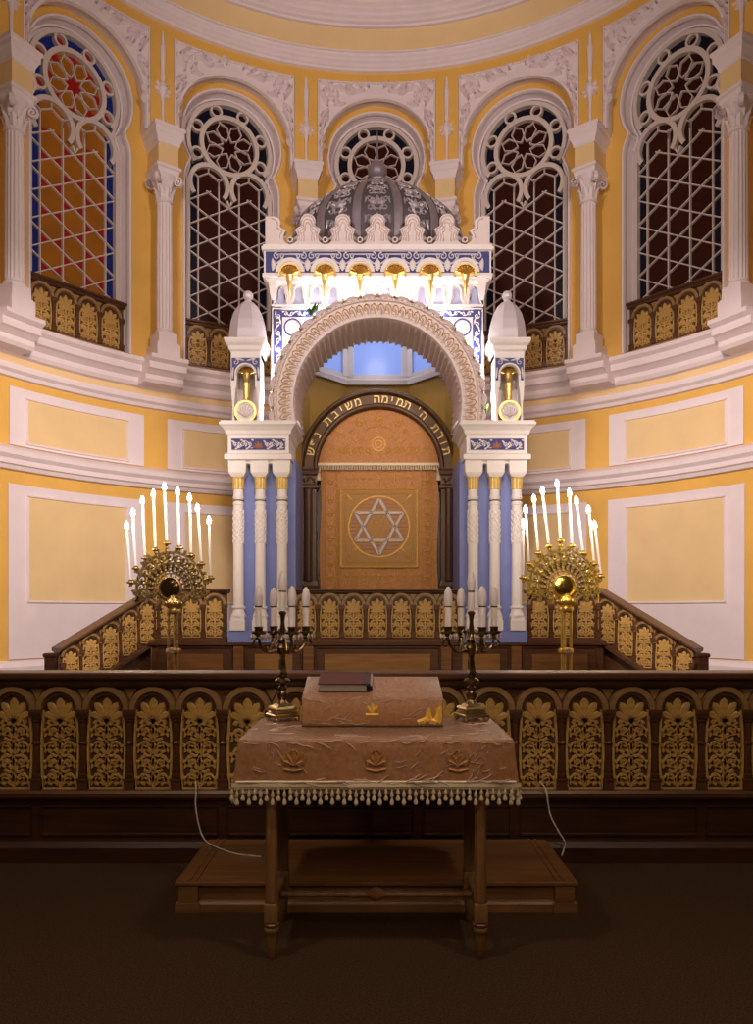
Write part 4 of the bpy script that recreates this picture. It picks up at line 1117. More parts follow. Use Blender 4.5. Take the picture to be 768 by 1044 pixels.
# frames and hexagram
T1 = [(.345*cos(R(a)),SZ+.345*sin(R(a))) for a in (90,210,330,90)]; T2 = [(.345*cos(R(a)),SZ+.345*sin(R(a))) for a in (270,30,150,270)]
h6 = [(.2*cos(R(a)),SZ+.2*sin(R(a))) for a in range(0,360,60)]; 
b.poly([(.165*cos(R(a)),SZ+.165*sin(R(a))) for a in range(0,360,60)], fl, 0, .0035, 3)
for T in (T1, T2):
    for p, q in zip(T, T[1:]):
        b.ribbon(seg(*p,*q,2), .058, fl, .001, .012, 0, .6); b.ribbon(seg(*p,*q,2), .012, fl, .010, .0145, 4)
Cc(b,'star',['silver','goldthread','rose','curtainband','arkwhite'],cur)['label'] = 'silver six pointed star in a ring'
b = MB()
for p, q in (((-.48,1.97),(.48,1.97)),((.48,1.97),(.48,2.94)),((.48,2.94),(-.48,2.94)),((-.48,2.94),(-.48,1.97))): b.ribbon(seg(*p,*q), .03, fl, 0, .006)
for p, q in (((-.42,2.03),(.42,2.03)),((.42,2.03),(.42,2.88)),((.42,2.88),(-.42,2.88)),((-.42,2.88),(-.42,2.03))): b.ribbon(seg(*p,*q), .012, fl, 0, .004)
for sx in (-1,1):
    for sz in (1.56,1.72,1.88,2.04,2.2,2.36,2.52,2.68,2.84,3.08):
        for a in (90,45,135,0,180): b.ribbon(*leaf(sx*.605, sz-.03, a, .055, .02), FC, 0, .004)
        b.ribbon(arc(sx*.605,sz-.045,.025,180,360,6), .01, FC, 0, .004)
    for x in (.53,.675): b.ribbon(seg(sx*x,1.2,sx*x,3.15,16), .008, FC, 0, .003)
    for sq in (-1,1):
        b.ribbon(*spiral(sx*.37,SZ+sq*.375,.04,90,1.2,.012), fl, 0, .004); b.ribbon(*leaf(sx*.33,SZ+sq*.32,45 if sx*sq>0 else 135,.12,.03), fl, 0, .004)
for x in (-.4,-.2,0,.2,.4):
    for z in (1.86,3.08,1.62):
        for a in (90,40,140,270): b.ribbon(*leaf(x, z-.01, a, .05, .02), FC, 0, .004)
        b.ribbon(seg(x+.05,z,x+.15,z,2), .014, FC, 0, .003)
Cc(b,'gold_embroidery','goldthread',cur)
# valance (half round) with fringe and two tassels
val = thing('ark_valance', 'half round copper brocade valance with fringe above the ark curtain', 'valance', (AX+.015,PY+.05,PZ))
b = MB(); o = [(.752*cos(R(a)),PCZ+.752*sin(R(a))) for a in range(0,181,5)]
b.poly([(.752,PCZ+.06)]+[q for q in o if q[1] > PCZ+.06]+[(-.752,PCZ+.06)], FY(0), 0, .006); Cc(b,'cloth','curtain',val)
b = MB(); F = FY(-.006)
for x, z in ((-.24,3.80),(0,3.82),(.24,3.80)):
    for a in (90,50,130,10,170): b.ribbon(*leaf(x,z-.03,a,.07,.022), F, 0, .005)
    b.ribbon(arc(x,z-.04,.04,180,360,8), .012, F, 0, .005)
b.ring((0,3.5),.075,.09,F,0,.005,0,0,360,24); b.ring((0,3.5),.035,.05,F,0,.005,0,0,360,20)
for s in (-1,1):
    for k in range(6):
        b.ribbon(*spiral(s*(.14+.085*k),3.42+.02*(k%2),.038,90*(-1)**k,1.2*s,.013), F, 0, .005); b.ribbon(*leaf(s*(.1+.085*k),3.37,90-s*30,.09,.022), F, 0, .005)
        b.ribbon(*leaf(s*(.12+.08*k),3.54-.008*k*k,90-s*50,.07,.02), F, 0, .005)
    b.ribbon(*leaf(s*.45,3.62,90-s*60,.12,.03), F, 0, .005); b.ribbon(*spiral(s*.33,3.65,.04,0,1.2*s,.013), F, 0, .005)
b.ribbon(arc(0,3.66,.16,10,170,12,.06), .012, F, 0, .005)
Cc(b,'gold_embroidery','goldthread',val)
b = MB(); b.box(-.775,.775,-.022,-.004,PCZ+.055,PCZ+.085)
for i in range(74):
    x = -.765+1.53*i/73; b.tube([(x,-.013,PCZ+.06),(x+.002*sin(i*2.3),-.014,PCZ+.0)], [.007,.0085], 5)
Cc(b,'fringe','fringe',val)
for s in (-1,1):
    b = MB(); b.lathe([(.004,3.23),(.02,3.17),(.026,3.15),(.016,3.14),(.03,3.09),(.036,3.04)], (s*.745,-.03,0), 10); Cc(b,'tassel','fringe',val)
# ================================================================== MENORAHS
FL = .45
def menorah(name, label, x0, Y, tips, bases, disc, metal, mir, side):
    s = 800/Y; W = lambda px, py: ((px-384)/s - x0, EYE + (624-py)/s)     # measured outline, in metres about the pole
    root = thing(name, label, 'menorah', (x0,Y,FL), group='menorahs on the raised floor')
    lz = lambda z: z-FL
    B = lambda b, n, m, p=root, sm=False: b.build(n, m, p, sm)
    dc = W(*disc)
    top = dc[1]-.19
    # foot and clustered pole
    b = MB(); b.lathe([(.19,0),(.19,.02),(.16,.035),(.10,.06),(.06,.10),(.05,.14)], seg=24); B(b,'foot',metal,root,True)
    b = MB()
    for a in (90,210,330):
        b.tube([(.046*cos(R(a)),.046*sin(R(a)),z) for z in (.10,.5,lz(top)*.9,lz(top))], .013, 10)
    for z in (.14,.60,lz(top)-.02): b.lathe([(.03,z-.03),(.068,z-.02),(.074,z),(.068,z+.02),(.03,z+.03)], seg=16)
    B(b,'pole',metal,root,True)
    b = MB(); b.box(-.022,.022,-.085,-.06,.578,.622); B(b,'clamp','crystal')
    b = MB(); b.lathe([(.03,lz(top)-.01),(.07,lz(top)+.02),(.085,lz(top)+.06),(.05,lz(top)+.10),(.03,lz(top)+.14)], seg=16)
    for k in range(8):
        a = 2*pi*k/8; b.ball((.075*cos(a),.075*sin(a),lz(top)+.05), .025, 0, 8, 5)
    B(b,'boss',metal,root,True)
    # openwork fan
    cx, cz = dc; cz = lz(cz)
    R1 = max(bb[1] for bb in [W(*q) for q in bases]) - dc[1] - .085
    Wd = max(abs(W(*q)[0]-cx) for q in bases) - .055
    FF = lambda x,z,d: (cx+x, -d, cz+z)
    b = MB()
    def fan(p, w, d=.016): b.ribbon(p, [q*1.55 for q in w] if isinstance(w, list) else w*1.4, FF, -d*.6, d, 0, .6)
    ell = lambda t, a: (Wd*t*cos(R(a)), (R1*t)*sin(R(a)))
    fan([ell(1,a) for a in range(-18,199,6)], .018); fan([ell(.70,a) for a in range(-25,206,6)], .014); fan([ell(.42,a) for a in range(0,361,10)], .012)
    for k in range(15):
        a = -12+204*k/14; x, z = ell(.86,a); sg = 1 if k < 7 else -1
        p, w = spiral(x,z,.045,a+90,1.4*sg,.013,14); fan(p,w)
        x, z = ell(.99,a+7); fan(*leaf(x,z,a,.05,.022))
        x, z = ell(.56,a); p, w = spiral(x,z,.042,a-90,-1.4*sg,.012,14); fan(p,w)
        x, z = ell(.45,a+6); fan(*leaf(x,z,a+25,.09,.02,-40))
        x, z = ell(.7,a+7); fan(*leaf(x,z,a-20,.08,.02,40)); 
    for sg in (-1,1):   # hanging scrolls under the fan
        for x, z, r in ((.13,-.085,.05),(.23,-.06,.045),(.32,-.04,.04)):
            p, w = spiral(sg*x,z,r,90,1.4*sg,.016,16); fan(p,w,.02); fan(*leaf(sg*(x-.03),z-.03,-90+sg*30,.06,.03))
    B(b,'openwork_fan',metal)
    b = MB(); b.ball((0,0,0),.016,0,8,5); rm = b.mesh('rosette',metal,True)
    for k in range(9):
        x, z = ell(.78,10+160*k/8); link('rosette', rm, root, FF(x,z,.016))
    # round mirror
    b = MB(); c = (cx,-.03,cz)
    rows = [[(cx+r*cos(2*pi*k/32), y, cz+r*sin(2*pi*k/32)) for k in range(32)] for r, y in ((.088,-.02),(.10,-.045),(.108,-.04),(.112,-.02),(.112,.0))]
    b.grid(rows, True)
    for k in range(16):
        a = 2*pi*k/16; b.ribbon([(.105*cos(a),.105*sin(a)),(.135*cos(a),.135*sin(a))],[.03,.012], FF, .0, .03, 0)
    B(b,'mirror_frame',metal)
    b = MB(); rows = [[(cx+r*cos(2*pi*k/32), y, cz+r*sin(2*pi*k/32)) for k in range(32)] for r, y in ((.095,-.025),(.07,-.036),(.04,-.042),(.001,-.044))]
    b.grid(rows, True); mo = B(b,'mirror',mir,root,True); mo['label'] = 'dark round mirror' if mir == 'darkdisc' else 'shining golden disc'
    # arms with cups, and the nine candles
    order = ['first','second','third','fourth','fifth','sixth','seventh','eighth','last']
    for i, (tp, bs) in enumerate(zip(tips, bases)):
        bx, bz = W(*bs); tx, tz = W(*tp); bz_ = lz(bz)
        b = MB()
        a = math.atan2((bz_-cz)/R1, (bx-cx)/Wd)
        ex, ez = cx+Wd*.97*cos(a), cz+R1*.97*sin(a)
        b.tube([(ex,0,ez),(bx+(ex-bx)*.3,0,ez+(bz_-ez)*.5),(bx,0,bz_-.035)], [.017,.014,.013], 8); b.ball((bx+(ex-bx)*.3,0,ez+(bz_-ez)*.5), .02, 0, 8, 5)
        b.lathe([(.008,-.045),(.020,-.04),(.012,-.03),(.014,-.018),(.034,-.014),(.040,-.004),(.036,.004),(.020,.008),(.022,.02),(.016,.022)], (bx,0,bz_), 14)
        B(b,'arm',metal if i % 8 else metal,root,True)
        c = thing('candle', '%s tall lit white candle from the left, on the menorah with the %s disc' % (order[i], 'dark' if mir == 'darkdisc' else 'golden'), 'candle', (x0+bx,Y,bz+.003), group='candles on the menorah with the %s disc' % ('dark' if mir == 'darkdisc' else 'golden'))
        d = Vector((tx-bx,0,tz-bz)); L = d.length; d.normalize()
        b = MB(); b.tube([d*0, d*(L*.5), d*(L-.075)], [.0125,.012,.0115], 12); b.build('shaft','wax',c,True)
        b = MB(); b.lathe([(.010,L-.075),(.013,L-.07),(.013,L-.062),(.009,L-.06)], (0,0,0), 10)
        rot = Vector((0,0,1)).rotation_difference(d).to_matrix()
        b.v = [tuple(rot @ Vector(p)) for p in b.v]; b.build('lamp_collar','brass',c)
        b = MB(); b.lathe([(.007,L-.064),(.016,L-.052),(.020,L-.034),(.017,L-.014),(.008,L+.006),(.001,L+.016)], (0,0,0), 12)
        b.v = [tuple(rot @ Vector(p)) for p in b.v]; b.build('flame_lamp','flame',c,True)
        if i % 2 == 0:
            ld = bpy.data.lights.new('candle_light','POINT'); ld.energy = 5.0; ld.color = (1,.80,.55); ld.shadow_soft_size = .03
            lo = bpy.data.objects.new('candle_light', ld); COL.objects.link(lo); lo.location = (x0+tx, Y-.06, tz+.01)
k1 = 4.747
tl = [(185,300),(215,238),(262,178),(315,145),(368,112),(432,135),(490,165),(528,215),(585,275)]
bl = [(205,585),(230,518),(275,468),(325,428),(380,397),(440,420),(497,455),(548,497),(592,565)]
tr = [(18,515),(25,470),(52,435),(80,410),(128,385),(168,415),(190,440),(230,470),(250,520)]
br = [(18,700),(37,655),(68,620),(102,597),(140,580),(177,597),(213,620),(250,655),(272,695)]
menorah('menorah', 'tall aged brass menorah with nine lit candles and a dark central disc', (177-384)/800*7.3, 7.3, [(90+x/k1,470+y/k1) for x,y in tl], [(90+x/k1,470+y/k1) for x,y in bl], (174,600), 'agedbrass', 'darkdisc', 'left')
menorah('menorah', 'tall bright brass menorah with nine lit candles and a golden central disc', (577-384)/800*7.3, 7.3, [(528+x/3.2,370+y/3.2) for x,y in tr], [(528+x/3.2,370+y/3.2) for x,y in br], (574.5,598), 'brass', 'golddisc', 'right')

# ================================================================== TABLE GROUP
TY0, TY1 = 3.20, 3.82
# low wooden platform
pf = thing('low_platform', 'low brown wooden platform with moulded edges beneath the covered table', 'platform', (0,3.69,0))
def Lp(b, n, m): return b.build(n, m, pf)
b = MB(); b.loft(-.925,.925,.015,.66,[(0,.02),(.035,.02),(.045,.012),(.05,0),(.115,0),(.12,.015),(.128,.022),(.14,.022),(.145,.012)]); Lp(b,'body','stepwood')
b = MB(); F = lambda x,y,d: (x,y,.145+d)
b.poly([(-.93,.0),(.93,.0),(.93,.665),(-.93,.665)], F, -.012, .003); 
for a0, w in ((.05,.018),(.085,.008)): b.ribbon([(-.93+a0,.0),(-.93+a0,.665)], w, F, .003, .008, 0, .6); b.ribbon([(.93-a0,.0),(.93-a0,.665)], w, F, .003, .008, 0, .6)
Lp(b,'top_board','stepwood')
for s in (-1,1):
    b = MB(); b.box(min(s*.945,s*.83),max(s*.945,s*.83),-.012,.02,.0,.04); b.box(min(s*.93,s*.84),max(s*.93,s*.84),-.006,.02,.04,.12); Lp(b,'corner_block','stepwood')

tb = thing('table', 'wooden lectern table with turned tapering legs under a fringed brown cloth', 'table', (-.002,3.51,0))
TXL = .425
for sx in (-1,1):
    for sy in (-1,1):
        b = MB(); x, y = sx*TXL, (-.31 if sy < 0 else .46)
        y = -.315 if sy < 0 else .08
        seg_ = 12
        b.lathe([(.012,0),(.017,.006),(.020,.06),(.024,.11),(.030,.113),(.031,.119),(.030,.125),(.026,.128),(.026,.135),(.031,.138),(.032,.144),(.028,.148)], (x,y,0), 16)
        b.loft(x-.025,x+.025,y-.025,y+.025,[(.148,-.004),(.155,.002),(.222,.002),(.228,-.002)])
        b.lathe([(.026,.228),(.028,.235),(.026,.245),(.025,.6),(.028,.70),(.027,.71),(.034,.715),(.036,.725),(.030,.735),(.030,.745)], (x,y,0), 40, 0, flute=10, depth=.06)
        b.loft(x-.03,x+.03,y-.03,y+.03,[(.745,.0),(.89,0)])
        b.build('leg','tablewood',tb,True)
for sx in (-1,1):
    b = MB(); b.box(sx*TXL-.014,sx*TXL+.014,-.29,.055,.17,.212,0,.004); b.build('side_stretcher','tablewood',tb)
b = MB(); b.tube([(-TXL,-.115,.19),(-.12,-.115,.19),(-.10,-.115,.19),(-.05,-.115,.19),(-.03,-.115,.19),(-.02,-.115,.19),(0,-.115,.19),(.02,-.115,.19),(.03,-.115,.19),(.05,-.115,.19),(.1,-.115,.19),(.12,-.115,.19),(TXL,-.115,.19)], [.014,.014,.018,.014,.016,.024,.032,.024,.016,.014,.018,.014,.014], 12); b.build('stretcher','tablewood',tb,True)
b = MB(); b.box(-.42,.42,-.33,-.31,.78,.89); b.box(-.42,.42,.09,.11,.78,.89); b.box(-.46,-.44,-.33,.11,.78,.89); b.box(.44,.46,-.33,.11,.78,.89); b.build('apron','tablewood',tb)
b = MB(); b.box(-.555,.555,-.345,.285,.872,.893,0,.005); b.build('tabletop','tablewood',tb)

# tablecloth
cl = thing('tablecloth', 'brown satin cloth under clear plastic with gold tassel fringe, covering the table', 'tablecloth', (-.002,3.475,.9))
HX, HY = .555, .325
def loop(off, n=30, flare=0., z=0., wav=0.):
    pts = []; r = max(.008, .02+off*.5)
    hx, hy = HX+off, HY+off
    cor = [(hx-r,-hy+r,-90),(hx-r,hy-r,0),(-hx+r,hy-r,90),(-hx+r,-hy+r,180)]
    for ci, (cx, cy, a0) in enumerate(cor):
        for k in range(7):
            a = R(a0+90*k/6); c = 1+ (flare if True else 0)*(1-abs(k-3)/3)*.9
            pts.append((cx+r*c*cos(a), cy+r*c*sin(a)))
        nx_ = cor[(ci+1) % 4]; p0 = pts[-1]; b0 = R(nx_[2]); p1 = (nx_[0]+r*cos(b0), nx_[1]+r*sin(b0))
        for k in range(1, n):
            t = k/n; x, y = p0[0]+(p1[0]-p0[0])*t, p0[1]+(p1[1]-p0[1])*t
            w = wav*(sin(t*17+ci*2)+.6*sin(t*41+ci))
            pts.append((x+w*cos(R(a0+90)), y+w*sin(R(a0+90))))
    return [(x,y,z) for x,y in pts]
b = MB()
rows = [loop(-.14,z=.002),loop(-.06,z=.003),loop(-.012,z=.001),loop(-.002,z=-.003),loop(.004,z=-.014),loop(.005,flare=.2,z=-.05,wav=.001),loop(.008,flare=.4,z=-.10,wav=.002),loop(.011,flare=.6,z=-.15,wav=.003),loop(.014,flare=.7,z=-.182,wav=.004)]
b.grid(rows, True); n0 = len(rows[0]); b.f.append(tuple(reversed(range(n0)))); b.mi.append(0)
b.build('cloth','tablecloth',cl,True)
edge_loop = rows[-1]
b = MB(); lp = [Vector(p) for p in edge_loop]; lp2 = lp+[lp[0]]
rr = []
for p in lp2: 
    o = Vector((p.x,p.y,0)).normalized()*.004
    rr.append([(p.x+o.x,p.y+o.y,-.172),(p.x+o.x*1.6,p.y+o.y*1.6,-.186),(p.x,p.y,-.197)])
b.grid(rr); b.build('braid','fringe',cl)
tm = MB(); tm.lathe([(.0022,0),(.003,-.006),(.0062,-.012),(.0075,-.020),(.0055,-.026),(.003,-.029),(.0045,-.032),(.008,-.040),(.0092,-.047),(.006,-.052),(.002,-.053)], seg=8)
TM = tm.mesh('tassel','fringe',True)
# tassels along the front and the two sides
per = []
acc = 0
for p, q in zip(lp2, lp2[1:]): per.append((acc, p, q)); acc += (q-p).length
def at_len(s):
    for a, p, q in reversed(per):
        if s >= a: 
            l = (q-p).length; return p+(q-p)*((s-a)/l if l else 0)
def want(p): return p.y < .12
sp_ = .0238; k = 0; cnt = 0
while k*sp_ < acc:
    p = at_len(k*sp_)
    if want(p) and cnt < 98:
        t = link('tassel', TM, cl, (p.x*1.004,p.y*1.004,-.192-.006*(k % 2))); t.scale = (1,1,1.0+.22*(k % 2)); cnt += 1
    k += 1
b = MB(); 
FQ = lambda x,z,d: (x, -HY-.006-.075*max(0,-z-.02)-d, z)
for xc in (-.33,0,.33):
    b = MB()
    for a, L in ((90,.06),(60,.05),(120,.05),(25,.045),(155,.045)): b.ribbon(*leaf(xc,-.105,a,L,.02), FQ, 0, .005)
    b.ribbon([(xc-.04,-.118),(xc,-.126),(xc+.04,-.118)], .012, FQ, 0, .003); b.ribbon(arc(xc,-.062,.018,0,360,10), .006, FQ, 0, .003)
    for s in (-1,1): b.ribbon(*leaf(xc+s*.035,-.105,90-s*20,.05,.016,s*30), FQ, 0, .003); b.ribbon(*spiral(xc+s*.022,-.095,.014,90,1.2*s,.006), FQ, 0, .003)
    b.build('gold_embroidery','dullgold',cl)
b = MB(); b.ribbon([(-.56+1.12*i/20,-.168) for i in range(21)], .012, FQ, 0, .004); b.build('hem_highlight','fringe',cl)  # pale strip painting the highlight along the plastic hem

b = MB(); r2 = random.Random(11)
def glint(F, x0, z0, ang, L, w, d):  # pale ribbon painting a glint along a fold of the plastic
    pts = []; a = R(ang); x, z = x0, z0
    for i in range(7):
        pts.append((x,z)); a += r2.uniform(-.35,.35); x += cos(a)*L/6; z += sin(a)*L/6
    b.ribbon(pts, [w*.2,w*.8,w,w*.7,w,w*.5,w*.2], F, .001, d)
FT = lambda x,y,d: (x, y, .0035+d)
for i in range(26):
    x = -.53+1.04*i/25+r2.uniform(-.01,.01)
    if r2.random() < .75: glint(FQ, x, -.008-r2.random()*.008, r2.uniform(-8,8), r2.uniform(.03,.09), .006, .006)
for i in range(22): glint(FQ, -.30+.8*r2.random(), -.160-r2.random()*.012, r2.uniform(-6,6), r2.uniform(.04,.12), .007, .006)
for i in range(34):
    s_ = r2.choice((-1,-1,1,1,1,.4)); glint(FQ, s_*r2.uniform(.28,.52), -r2.uniform(.02,.12), r2.uniform(-70,-10) if s_ < 0 else r2.uniform(190,250), r2.uniform(.015,.06), .004, .005)
for i in range(30): glint(FT, r2.choice((-1,1))*r2.uniform(.33,.53), r2.uniform(-.30,.1), r2.uniform(0,360), r2.uniform(.03,.09), .006, .005)
for i in range(10): glint(FT, r2.uniform(-.3,.3), r2.uniform(-.31,-.24), r2.uniform(-10,10), r2.uniform(.04,.1), .005, .004)
b.build('plastic_glints','plastic',cl)['label'] = 'pale ribbons painting glints along folds of the clear plastic cover'

# sloping book rest covered with the same cloth
dk = thing('reading_desk', 'sloping brown satin covered book rest in the middle of the table', 'book rest', (-.018,3.465,.903))
b = MB(); H0, H1, DD, WX = .128, .200, .29, .312
rows = [[(x,0,0),(x,-.004,.02),(x,-.003,H0-.012),(x,.004,H0-.002),(x,.012,H0+.002),(x,DD-.01,H1-.001),(x,DD,H1-.006),(x,DD,0)] for x in (-WX,-WX+.004,-WX*.5,0,WX*.5,WX-.004,WX)]
for r_ in (0,-1): rows[r_] = [(p[0],p[1]*.97+.005,p[2]*.985) for p in rows[r_]]
b.grid(rows); b.f.append(tuple(range(8))); b.mi.append(0); n1 = len(b.v); b.f.append(tuple(n1-1-k for k in range(8))); b.mi.append(0)
b.build('cloth','tablecloth',dk,True)
b = MB(); F = lambda x,z,d: (x,-.004-d,z)
for xc in (0,): 
    for a, L in ((90,.045),(55,.04),(125,.04)): b.ribbon(*leaf(xc,.06,a,L,.016), F, 0, .004)
    b.ribbon([(xc-.03,.055),(xc+.03,.055)], .012, F, 0, .004)
for i in range(7): b.ribbon(*leaf(.225+.012*i,.015+.006*(i%3),60+15*(i%4),.035+.008*(i%3)+.004*i,.022), F, 0, .005)
b.ribbon([(.20,.02),(.24,.035),(.285,.025)], .022, F, 0, .005); b.ribbon([(.29,.02),(.295,.05),(.285,.085)], .02, F, 0, .005)
b.build('gold_embroidery','brightgold',dk)
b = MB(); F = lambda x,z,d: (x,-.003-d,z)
for i in range(12): glint(F, -.29+.58*i/12, H0-.006-.012*sin(pi*(i+.5)/12)*(i%2), r2.uniform(-6,6), r2.uniform(.04,.07), .005, .005)
for i in range(12): glint(F, r2.choice((-1,1))*r2.uniform(.1,.28), r2.uniform(.012,.05), r2.uniform(-25,25), r2.uniform(.04,.1), .005, .005)
for i in range(6): glint(F, -.29+.02*i, .02+.012*i, r2.uniform(20,70), .05, .004, .005)
b.build('plastic_glints','plastic',dk)['label'] = 'pale ribbons painting glints along folds of the clear plastic cover'
b = MB(); b.tube([(-WX,-.006,.004),(0,-.007,.004),(WX,-.006,.004)], .003, 6); b.build('lower_edge','plug',dk)

# prayer book
tilt = math.atan2(H1-H0, DD)
bk = thing('prayer_book', 'thick maroon prayer book lying closed on the sloping book rest', 'book', (-.146,3.530,.903+H0+(.065)*math.tan(tilt)+.002))
bk.rotation_euler = (tilt, 0, R(-1.5))
b = MB(); b.box(-.118,.118,0,.165,.036,.041,0,.001); b.box(-.118,.118,0,.165,.0,.005,0,.001); b.build('covers','leather',bk)
b = MB(); b.box(-.112,.10,.004,.160,.005,.036); b.build('pages','pages',bk)
b = MB(); rows = [[(.100+.028*cos(R(a)), y, .0205+.0205*sin(R(a))) for a in range(-90,91,20)] for y in (0,.165)]; b.grid(rows); b.box(.085,.10,-.001,.166,.0355,.0415); b.build('spine','navy',bk)

# ------------------------------------------------------------------ candelabra
def candelabrum(label, x, rot):
    root = thing('candelabrum', label, 'candelabrum', (x,3.68,.9025), R(rot), group='candelabra on the table')
    B = lambda b, n, m, p=root, sm=False: b.build(n, m, p, sm)
    b = MB()
    for sx in (-1,1):
        for sy in (-1,1): b.ball((sx*.052,sy*.052,.013), .013, 0, 10, 6)
    b.loft(-.055,.055,-.055,.055,[(.018,.004),(.022,.008),(.03,.008),(.034,0),(.04,0),(.043,-.006),(.052,-.008),(.058,-.002),(.066,-.006),(.07,-.018),(.078,-.026)]); bb = B(b,'base','bronzelight')
    b = MB(); b.lathe([(.03,.076),(.022,.085),(.016,.095),(.024,.11),(.026,.125),(.018,.14),(.022,.155),(.012,.165),(.014,.17),(.034,.18),(.037,.187),(.030,.195),(.012,.202),(.02,.205),(.022,.215),(.012,.22)], seg=20)
    b.loft(-.014,.014,-.014,.014,[(.218,.004),(.225,.004),(.23,.001),(.295,-.006),(.30,-.003),(.308,-.003)])
    b.lathe([(.012,.305),(.02,.315),(.03,.325),(.034,.34),(.028,.352),(.02,.36),(.024,.375),(.014,.39),(.01,.41),(.013,.43),(.009,.46),(.012,.49),(.018,.50),(.02,.505),(.012,.51),(.012,.515)], seg=20); B(b,'stem','bronze',root,True)
    b = MB(); F = lambda xx,z,d: (xx,-.012-d,z); b.ribbon([(-.008,.235),(-.007,.29),(.007,.29),(.008,.235),(-.008,.235)], .005, F, 0, .004); b.ribbon(*leaf(0,.24,90,.045,.010), F, 0, .005); B(b,'stem_panel','bronzelight')
    def candle(cx, cy, z, par):
        cd = bpy.data.objects.new('electric_candle', None); COL.objects.link(cd); cd.parent = par; cd.location = (cx,cy,z)
        b = MB(); b.lathe([(.0155,0),(.0155,.09),(.015,.092)], seg=16); b.build('sleeve','wax',cd,True)
        b = MB(); b.lathe([(.016,.089),(.0175,.09),(.0175,.094),(.016,.095)], seg=16); b.build('collar','plug',cd)
        b = MB(); b.lathe([(.0158,.094),(.0195,.115),(.0200,.135),(.0175,.158),(.012,.175),(.006,.184),(.001,.187)], seg=16); b.build('bulb','bulb',cd,True)
    candle(0,0,.512,root)
    for k in range(4):
        a = R(90*k); ca, sa = cos(a), sin(a)
        ar = bpy.data.objects.new('arm', None); COL.objects.link(ar); ar.parent = root
        q = lambda r, z: (r*ca, r*sa, z)
        b = MB()
        b.tube([q(.02,.335),q(.045,.325),(.07*ca,.07*sa,.32),q(.095,.335),q(.112,.36),q(.118,.39)], [.010,.009,.008,.008,.007,.007], 8)
        b.tube([q(.06,.325),q(.05,.36),q(.035,.385),q(.03,.41),q(.042,.425),q(.05,.41)], [.006,.006,.005,.005,.005,.004], 7)
        b.tube([q(.118,.385),q(.135,.38),q(.145,.36),q(.138,.345),q(.125,.348)], [.005,.005,.005,.004,.003], 7)
        b.lathe([(.006,.38),(.014,.388),(.010,.395),(.018,.402),(.030,.408),(.034,.416),(.032,.418),(.02,.415),(.018,.43),(.021,.435),(.021,.44),(.015,.441)], (.118*ca,.118*sa,0), 16)
        b.build('branch','bronze',ar,True)
        b = MB()
        for j in range(6):
            aa = 2*pi*j/6; px, py = .118*ca+.031*cos(aa), .118*sa+.031*sin(aa)
            b.lathe([(.0006,-.004),(.0065,-.013),(.0075,-.02),(.001,-.036)], (px,py,.412), 6)
        b.build('crystal_drops','crystal',ar)
        b = MB()
        for z, rr in ((.36,.008),(.40,.006)): b.ball(q(.075,z-.02), rr, 0, 8, 5)
        b.build('leaf_boss','bronzelight',ar)
        candle(.118*ca,.118*sa,.4405,root)
    return root
candelabrum('bronze candelabrum with white electric candles at the left end of the table', (290-384)/213.5, -62)
candelabrum('bronze candelabrum with white electric candles at the right end of the table', (479-384)/213.5, -72)

# ------------------------------------------------------------------ white cords
def cord(name, label, pts):
    cu = []
    P = [Vector(p) for p in pts]
    for i in range(len(P)-1):
        p0, p1, p2, p3 = P[max(i-1,0)], P[i], P[i+1], P[min(i+2,len(P)-1)]
        for k in range(8):
            t = k/8; cu.append(.5*((2*p1)+(p2-p0)*t+(2*p0-5*p1+4*p2-p3)*t*t+(3*p1-p0-3*p2+p3)*t**3))
    cu.append(P[-1]); b = MB(); b.tube(cu, .0042, 8)
    tag(b.build(name,'cord',None,True), label, 'cord')
def px(x, y, Y): s = 800/Y; return ((x-384)/s, Y, EYE-(y-624)/s)
cord('power_cord', 'thin white cord hanging from the balustrade onto the platform, left of the table', [px(199.5,797,4.435),px(200,806,4.39),px(199.5,822,4.38),px(203,842,4.385),px(208,855,4.36),((216-384)/800*4.22,4.22,.157),((240-384)/800*4.08,4.08,.1535),((266-384)/800*4.03,4.03,.1535)])
cord('power_cord', 'thin white cord hanging from the balustrade onto the platform, right of the table', [px(551,797,4.435),px(557,806,4.39),px(561,830,4.385),px(570,848,4.385),px(576,858,4.37),((576-384)/800*4.2,4.2,.158),((573-384)/800*4.05,4.05,.1535)])

# small green sprigs stuck beside the arch
for nm, x, y, z in (('left',-.74,8.885,4.83),('right',1.235,9.02,3.74)):
    b = MB(); F = lambda xx,zz,d: (x+xx, y-d, z+zz)
    for i in range(9): b.ribbon(*leaf(rnd.uniform(-.02,.02),-.06,90+rnd.uniform(-50,50),rnd.uniform(.08,.15),.03,rnd.uniform(-30,30)), F, rnd.uniform(-.02,.01), rnd.uniform(.015,.03))
    tag(b.build('green_sprig','leaf'), 'small green sprig at the upper %s of the ark arch' % nm if nm == 'left' else 'small green sprig beside the right foot of the ark arch', 'plant')

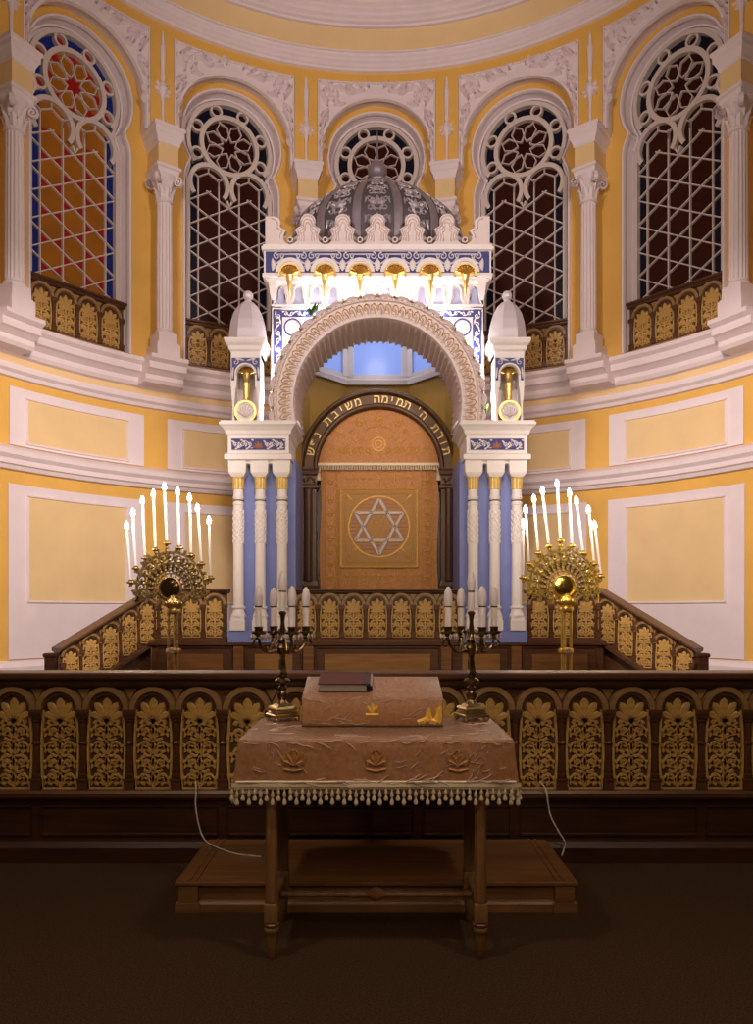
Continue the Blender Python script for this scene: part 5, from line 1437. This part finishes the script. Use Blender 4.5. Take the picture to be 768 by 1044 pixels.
# ================================================================== LIGHT
def spot(loc, target, e, ang, blend=.8, col=(1,.83,.66), size=.4):  # unseen spots, added to brighten walls, ark and table
    ld = bpy.data.lights.new('fill_spot','SPOT'); ld.energy = e; ld.spot_size = R(ang); ld.spot_blend = blend; ld.color = col; ld.shadow_soft_size = size
    o = bpy.data.objects.new('fill_spot', ld); COL.objects.link(o); o.location = loc
    o.rotation_euler = (Vector(target)-Vector(loc)).to_track_quat('-Z','Y').to_euler(); return o
def point(loc, e, col=(1,.9,.8), size=.04):
    ld = bpy.data.lights.new('ark_and_fill_point','POINT'); ld.energy = e; ld.color = col; ld.shadow_soft_size = size
    o = bpy.data.objects.new('ark_and_fill_point', ld); COL.objects.link(o); o.location = loc
def area(loc, target, e, sx, sy, col):
    ld = bpy.data.lights.new('hall_light','AREA'); ld.shape = 'RECTANGLE'; ld.size = sx; ld.size_y = sy; ld.energy = e; ld.color = col
    o = bpy.data.objects.new('hall_light', ld); COL.objects.link(o); o.location = loc
    o.rotation_euler = (Vector(target)-Vector(loc)).to_track_quat('-Z','Y').to_euler()
for s in (-1, 1):
    spot((s*2.6,2.6,6.2), (s*-1.2,10.8,7.0), 800, 75, .8, (1,.80,.72), .5)
    spot((s*.7,3.9,4.6), (s*4.1,9.0,2.4), 1250, 58, .9, (1,.82,.76), .3)  # added wall washers, lifting the lower side walls
    point((s*1.20+AX,9.0,3.86), 9, (1,.9,.84), .03); point((s*1.08+AX,8.98,4.42), 4.5, (1,.9,.84), .03)
    point((s*.72+AX,8.97,4.86), 4.5, (1,.9,.84), .03); point((s*.25+AX,8.96,5.03), 4.5, (1,.9,.84), .03)
    area((s*2.2,1.2,5.5), (s*.3,3.8,.8), 44, .35, .35, (1,.74,.52))
area((0,-1.5,4.5), (0,4.2,.8), 30, 1.5, 1.0, (1,.68,.42))
for s in (-1,1): spot((s*.9,.6,3.4), (s*.12,3.55,1.25), 55, 30, .9, (1,.82,.70), .12)  # added spots that brighten the candelabra and table
for x_, y_ in ((-1.5,-.5),(1.5,-.5),(.4,-1.2),(-.5,-1.0)): point((x_,y_,3.3), 9, (1,.8,.6), .04)  # unseen points added behind the camera to raise glints on the plastic
point((0,10.0,4.8), 5, (1,.9,.84), .15)
spot((0,2.3,3.6), (0,8.9,1.7), 300, 48, .8, (1,.80,.62), .4)  # added spot brightening menorahs, podium and lower ark
w = bpy.data.worlds.new('hall'); scene.world = w; w.use_nodes = True
w.node_tree.nodes['Background'].inputs['Color'].default_value = (1,.66,.46,1); w.node_tree.nodes['Background'].inputs['Strength'].default_value = .035

# ================================================================== CAMERA
cd = bpy.data.cameras.new('camera'); cam = bpy.data.objects.new('camera', cd); COL.objects.link(cam)
cam.location = (0,0,EYE); cam.rotation_euler = (R(90),0,0)
cd.sensor_fit = 'VERTICAL'; cd.sensor_height = 36; cd.lens = 800/1044*36; cd.shift_y = 102/1044; cd.clip_start = .05
scene.camera = cam
vs = scene.view_settings; vs.view_transform = 'Standard'; vs.look = 'None'; vs.exposure = 0.; vs.gamma = 1; vs.use_curve_mapping = False
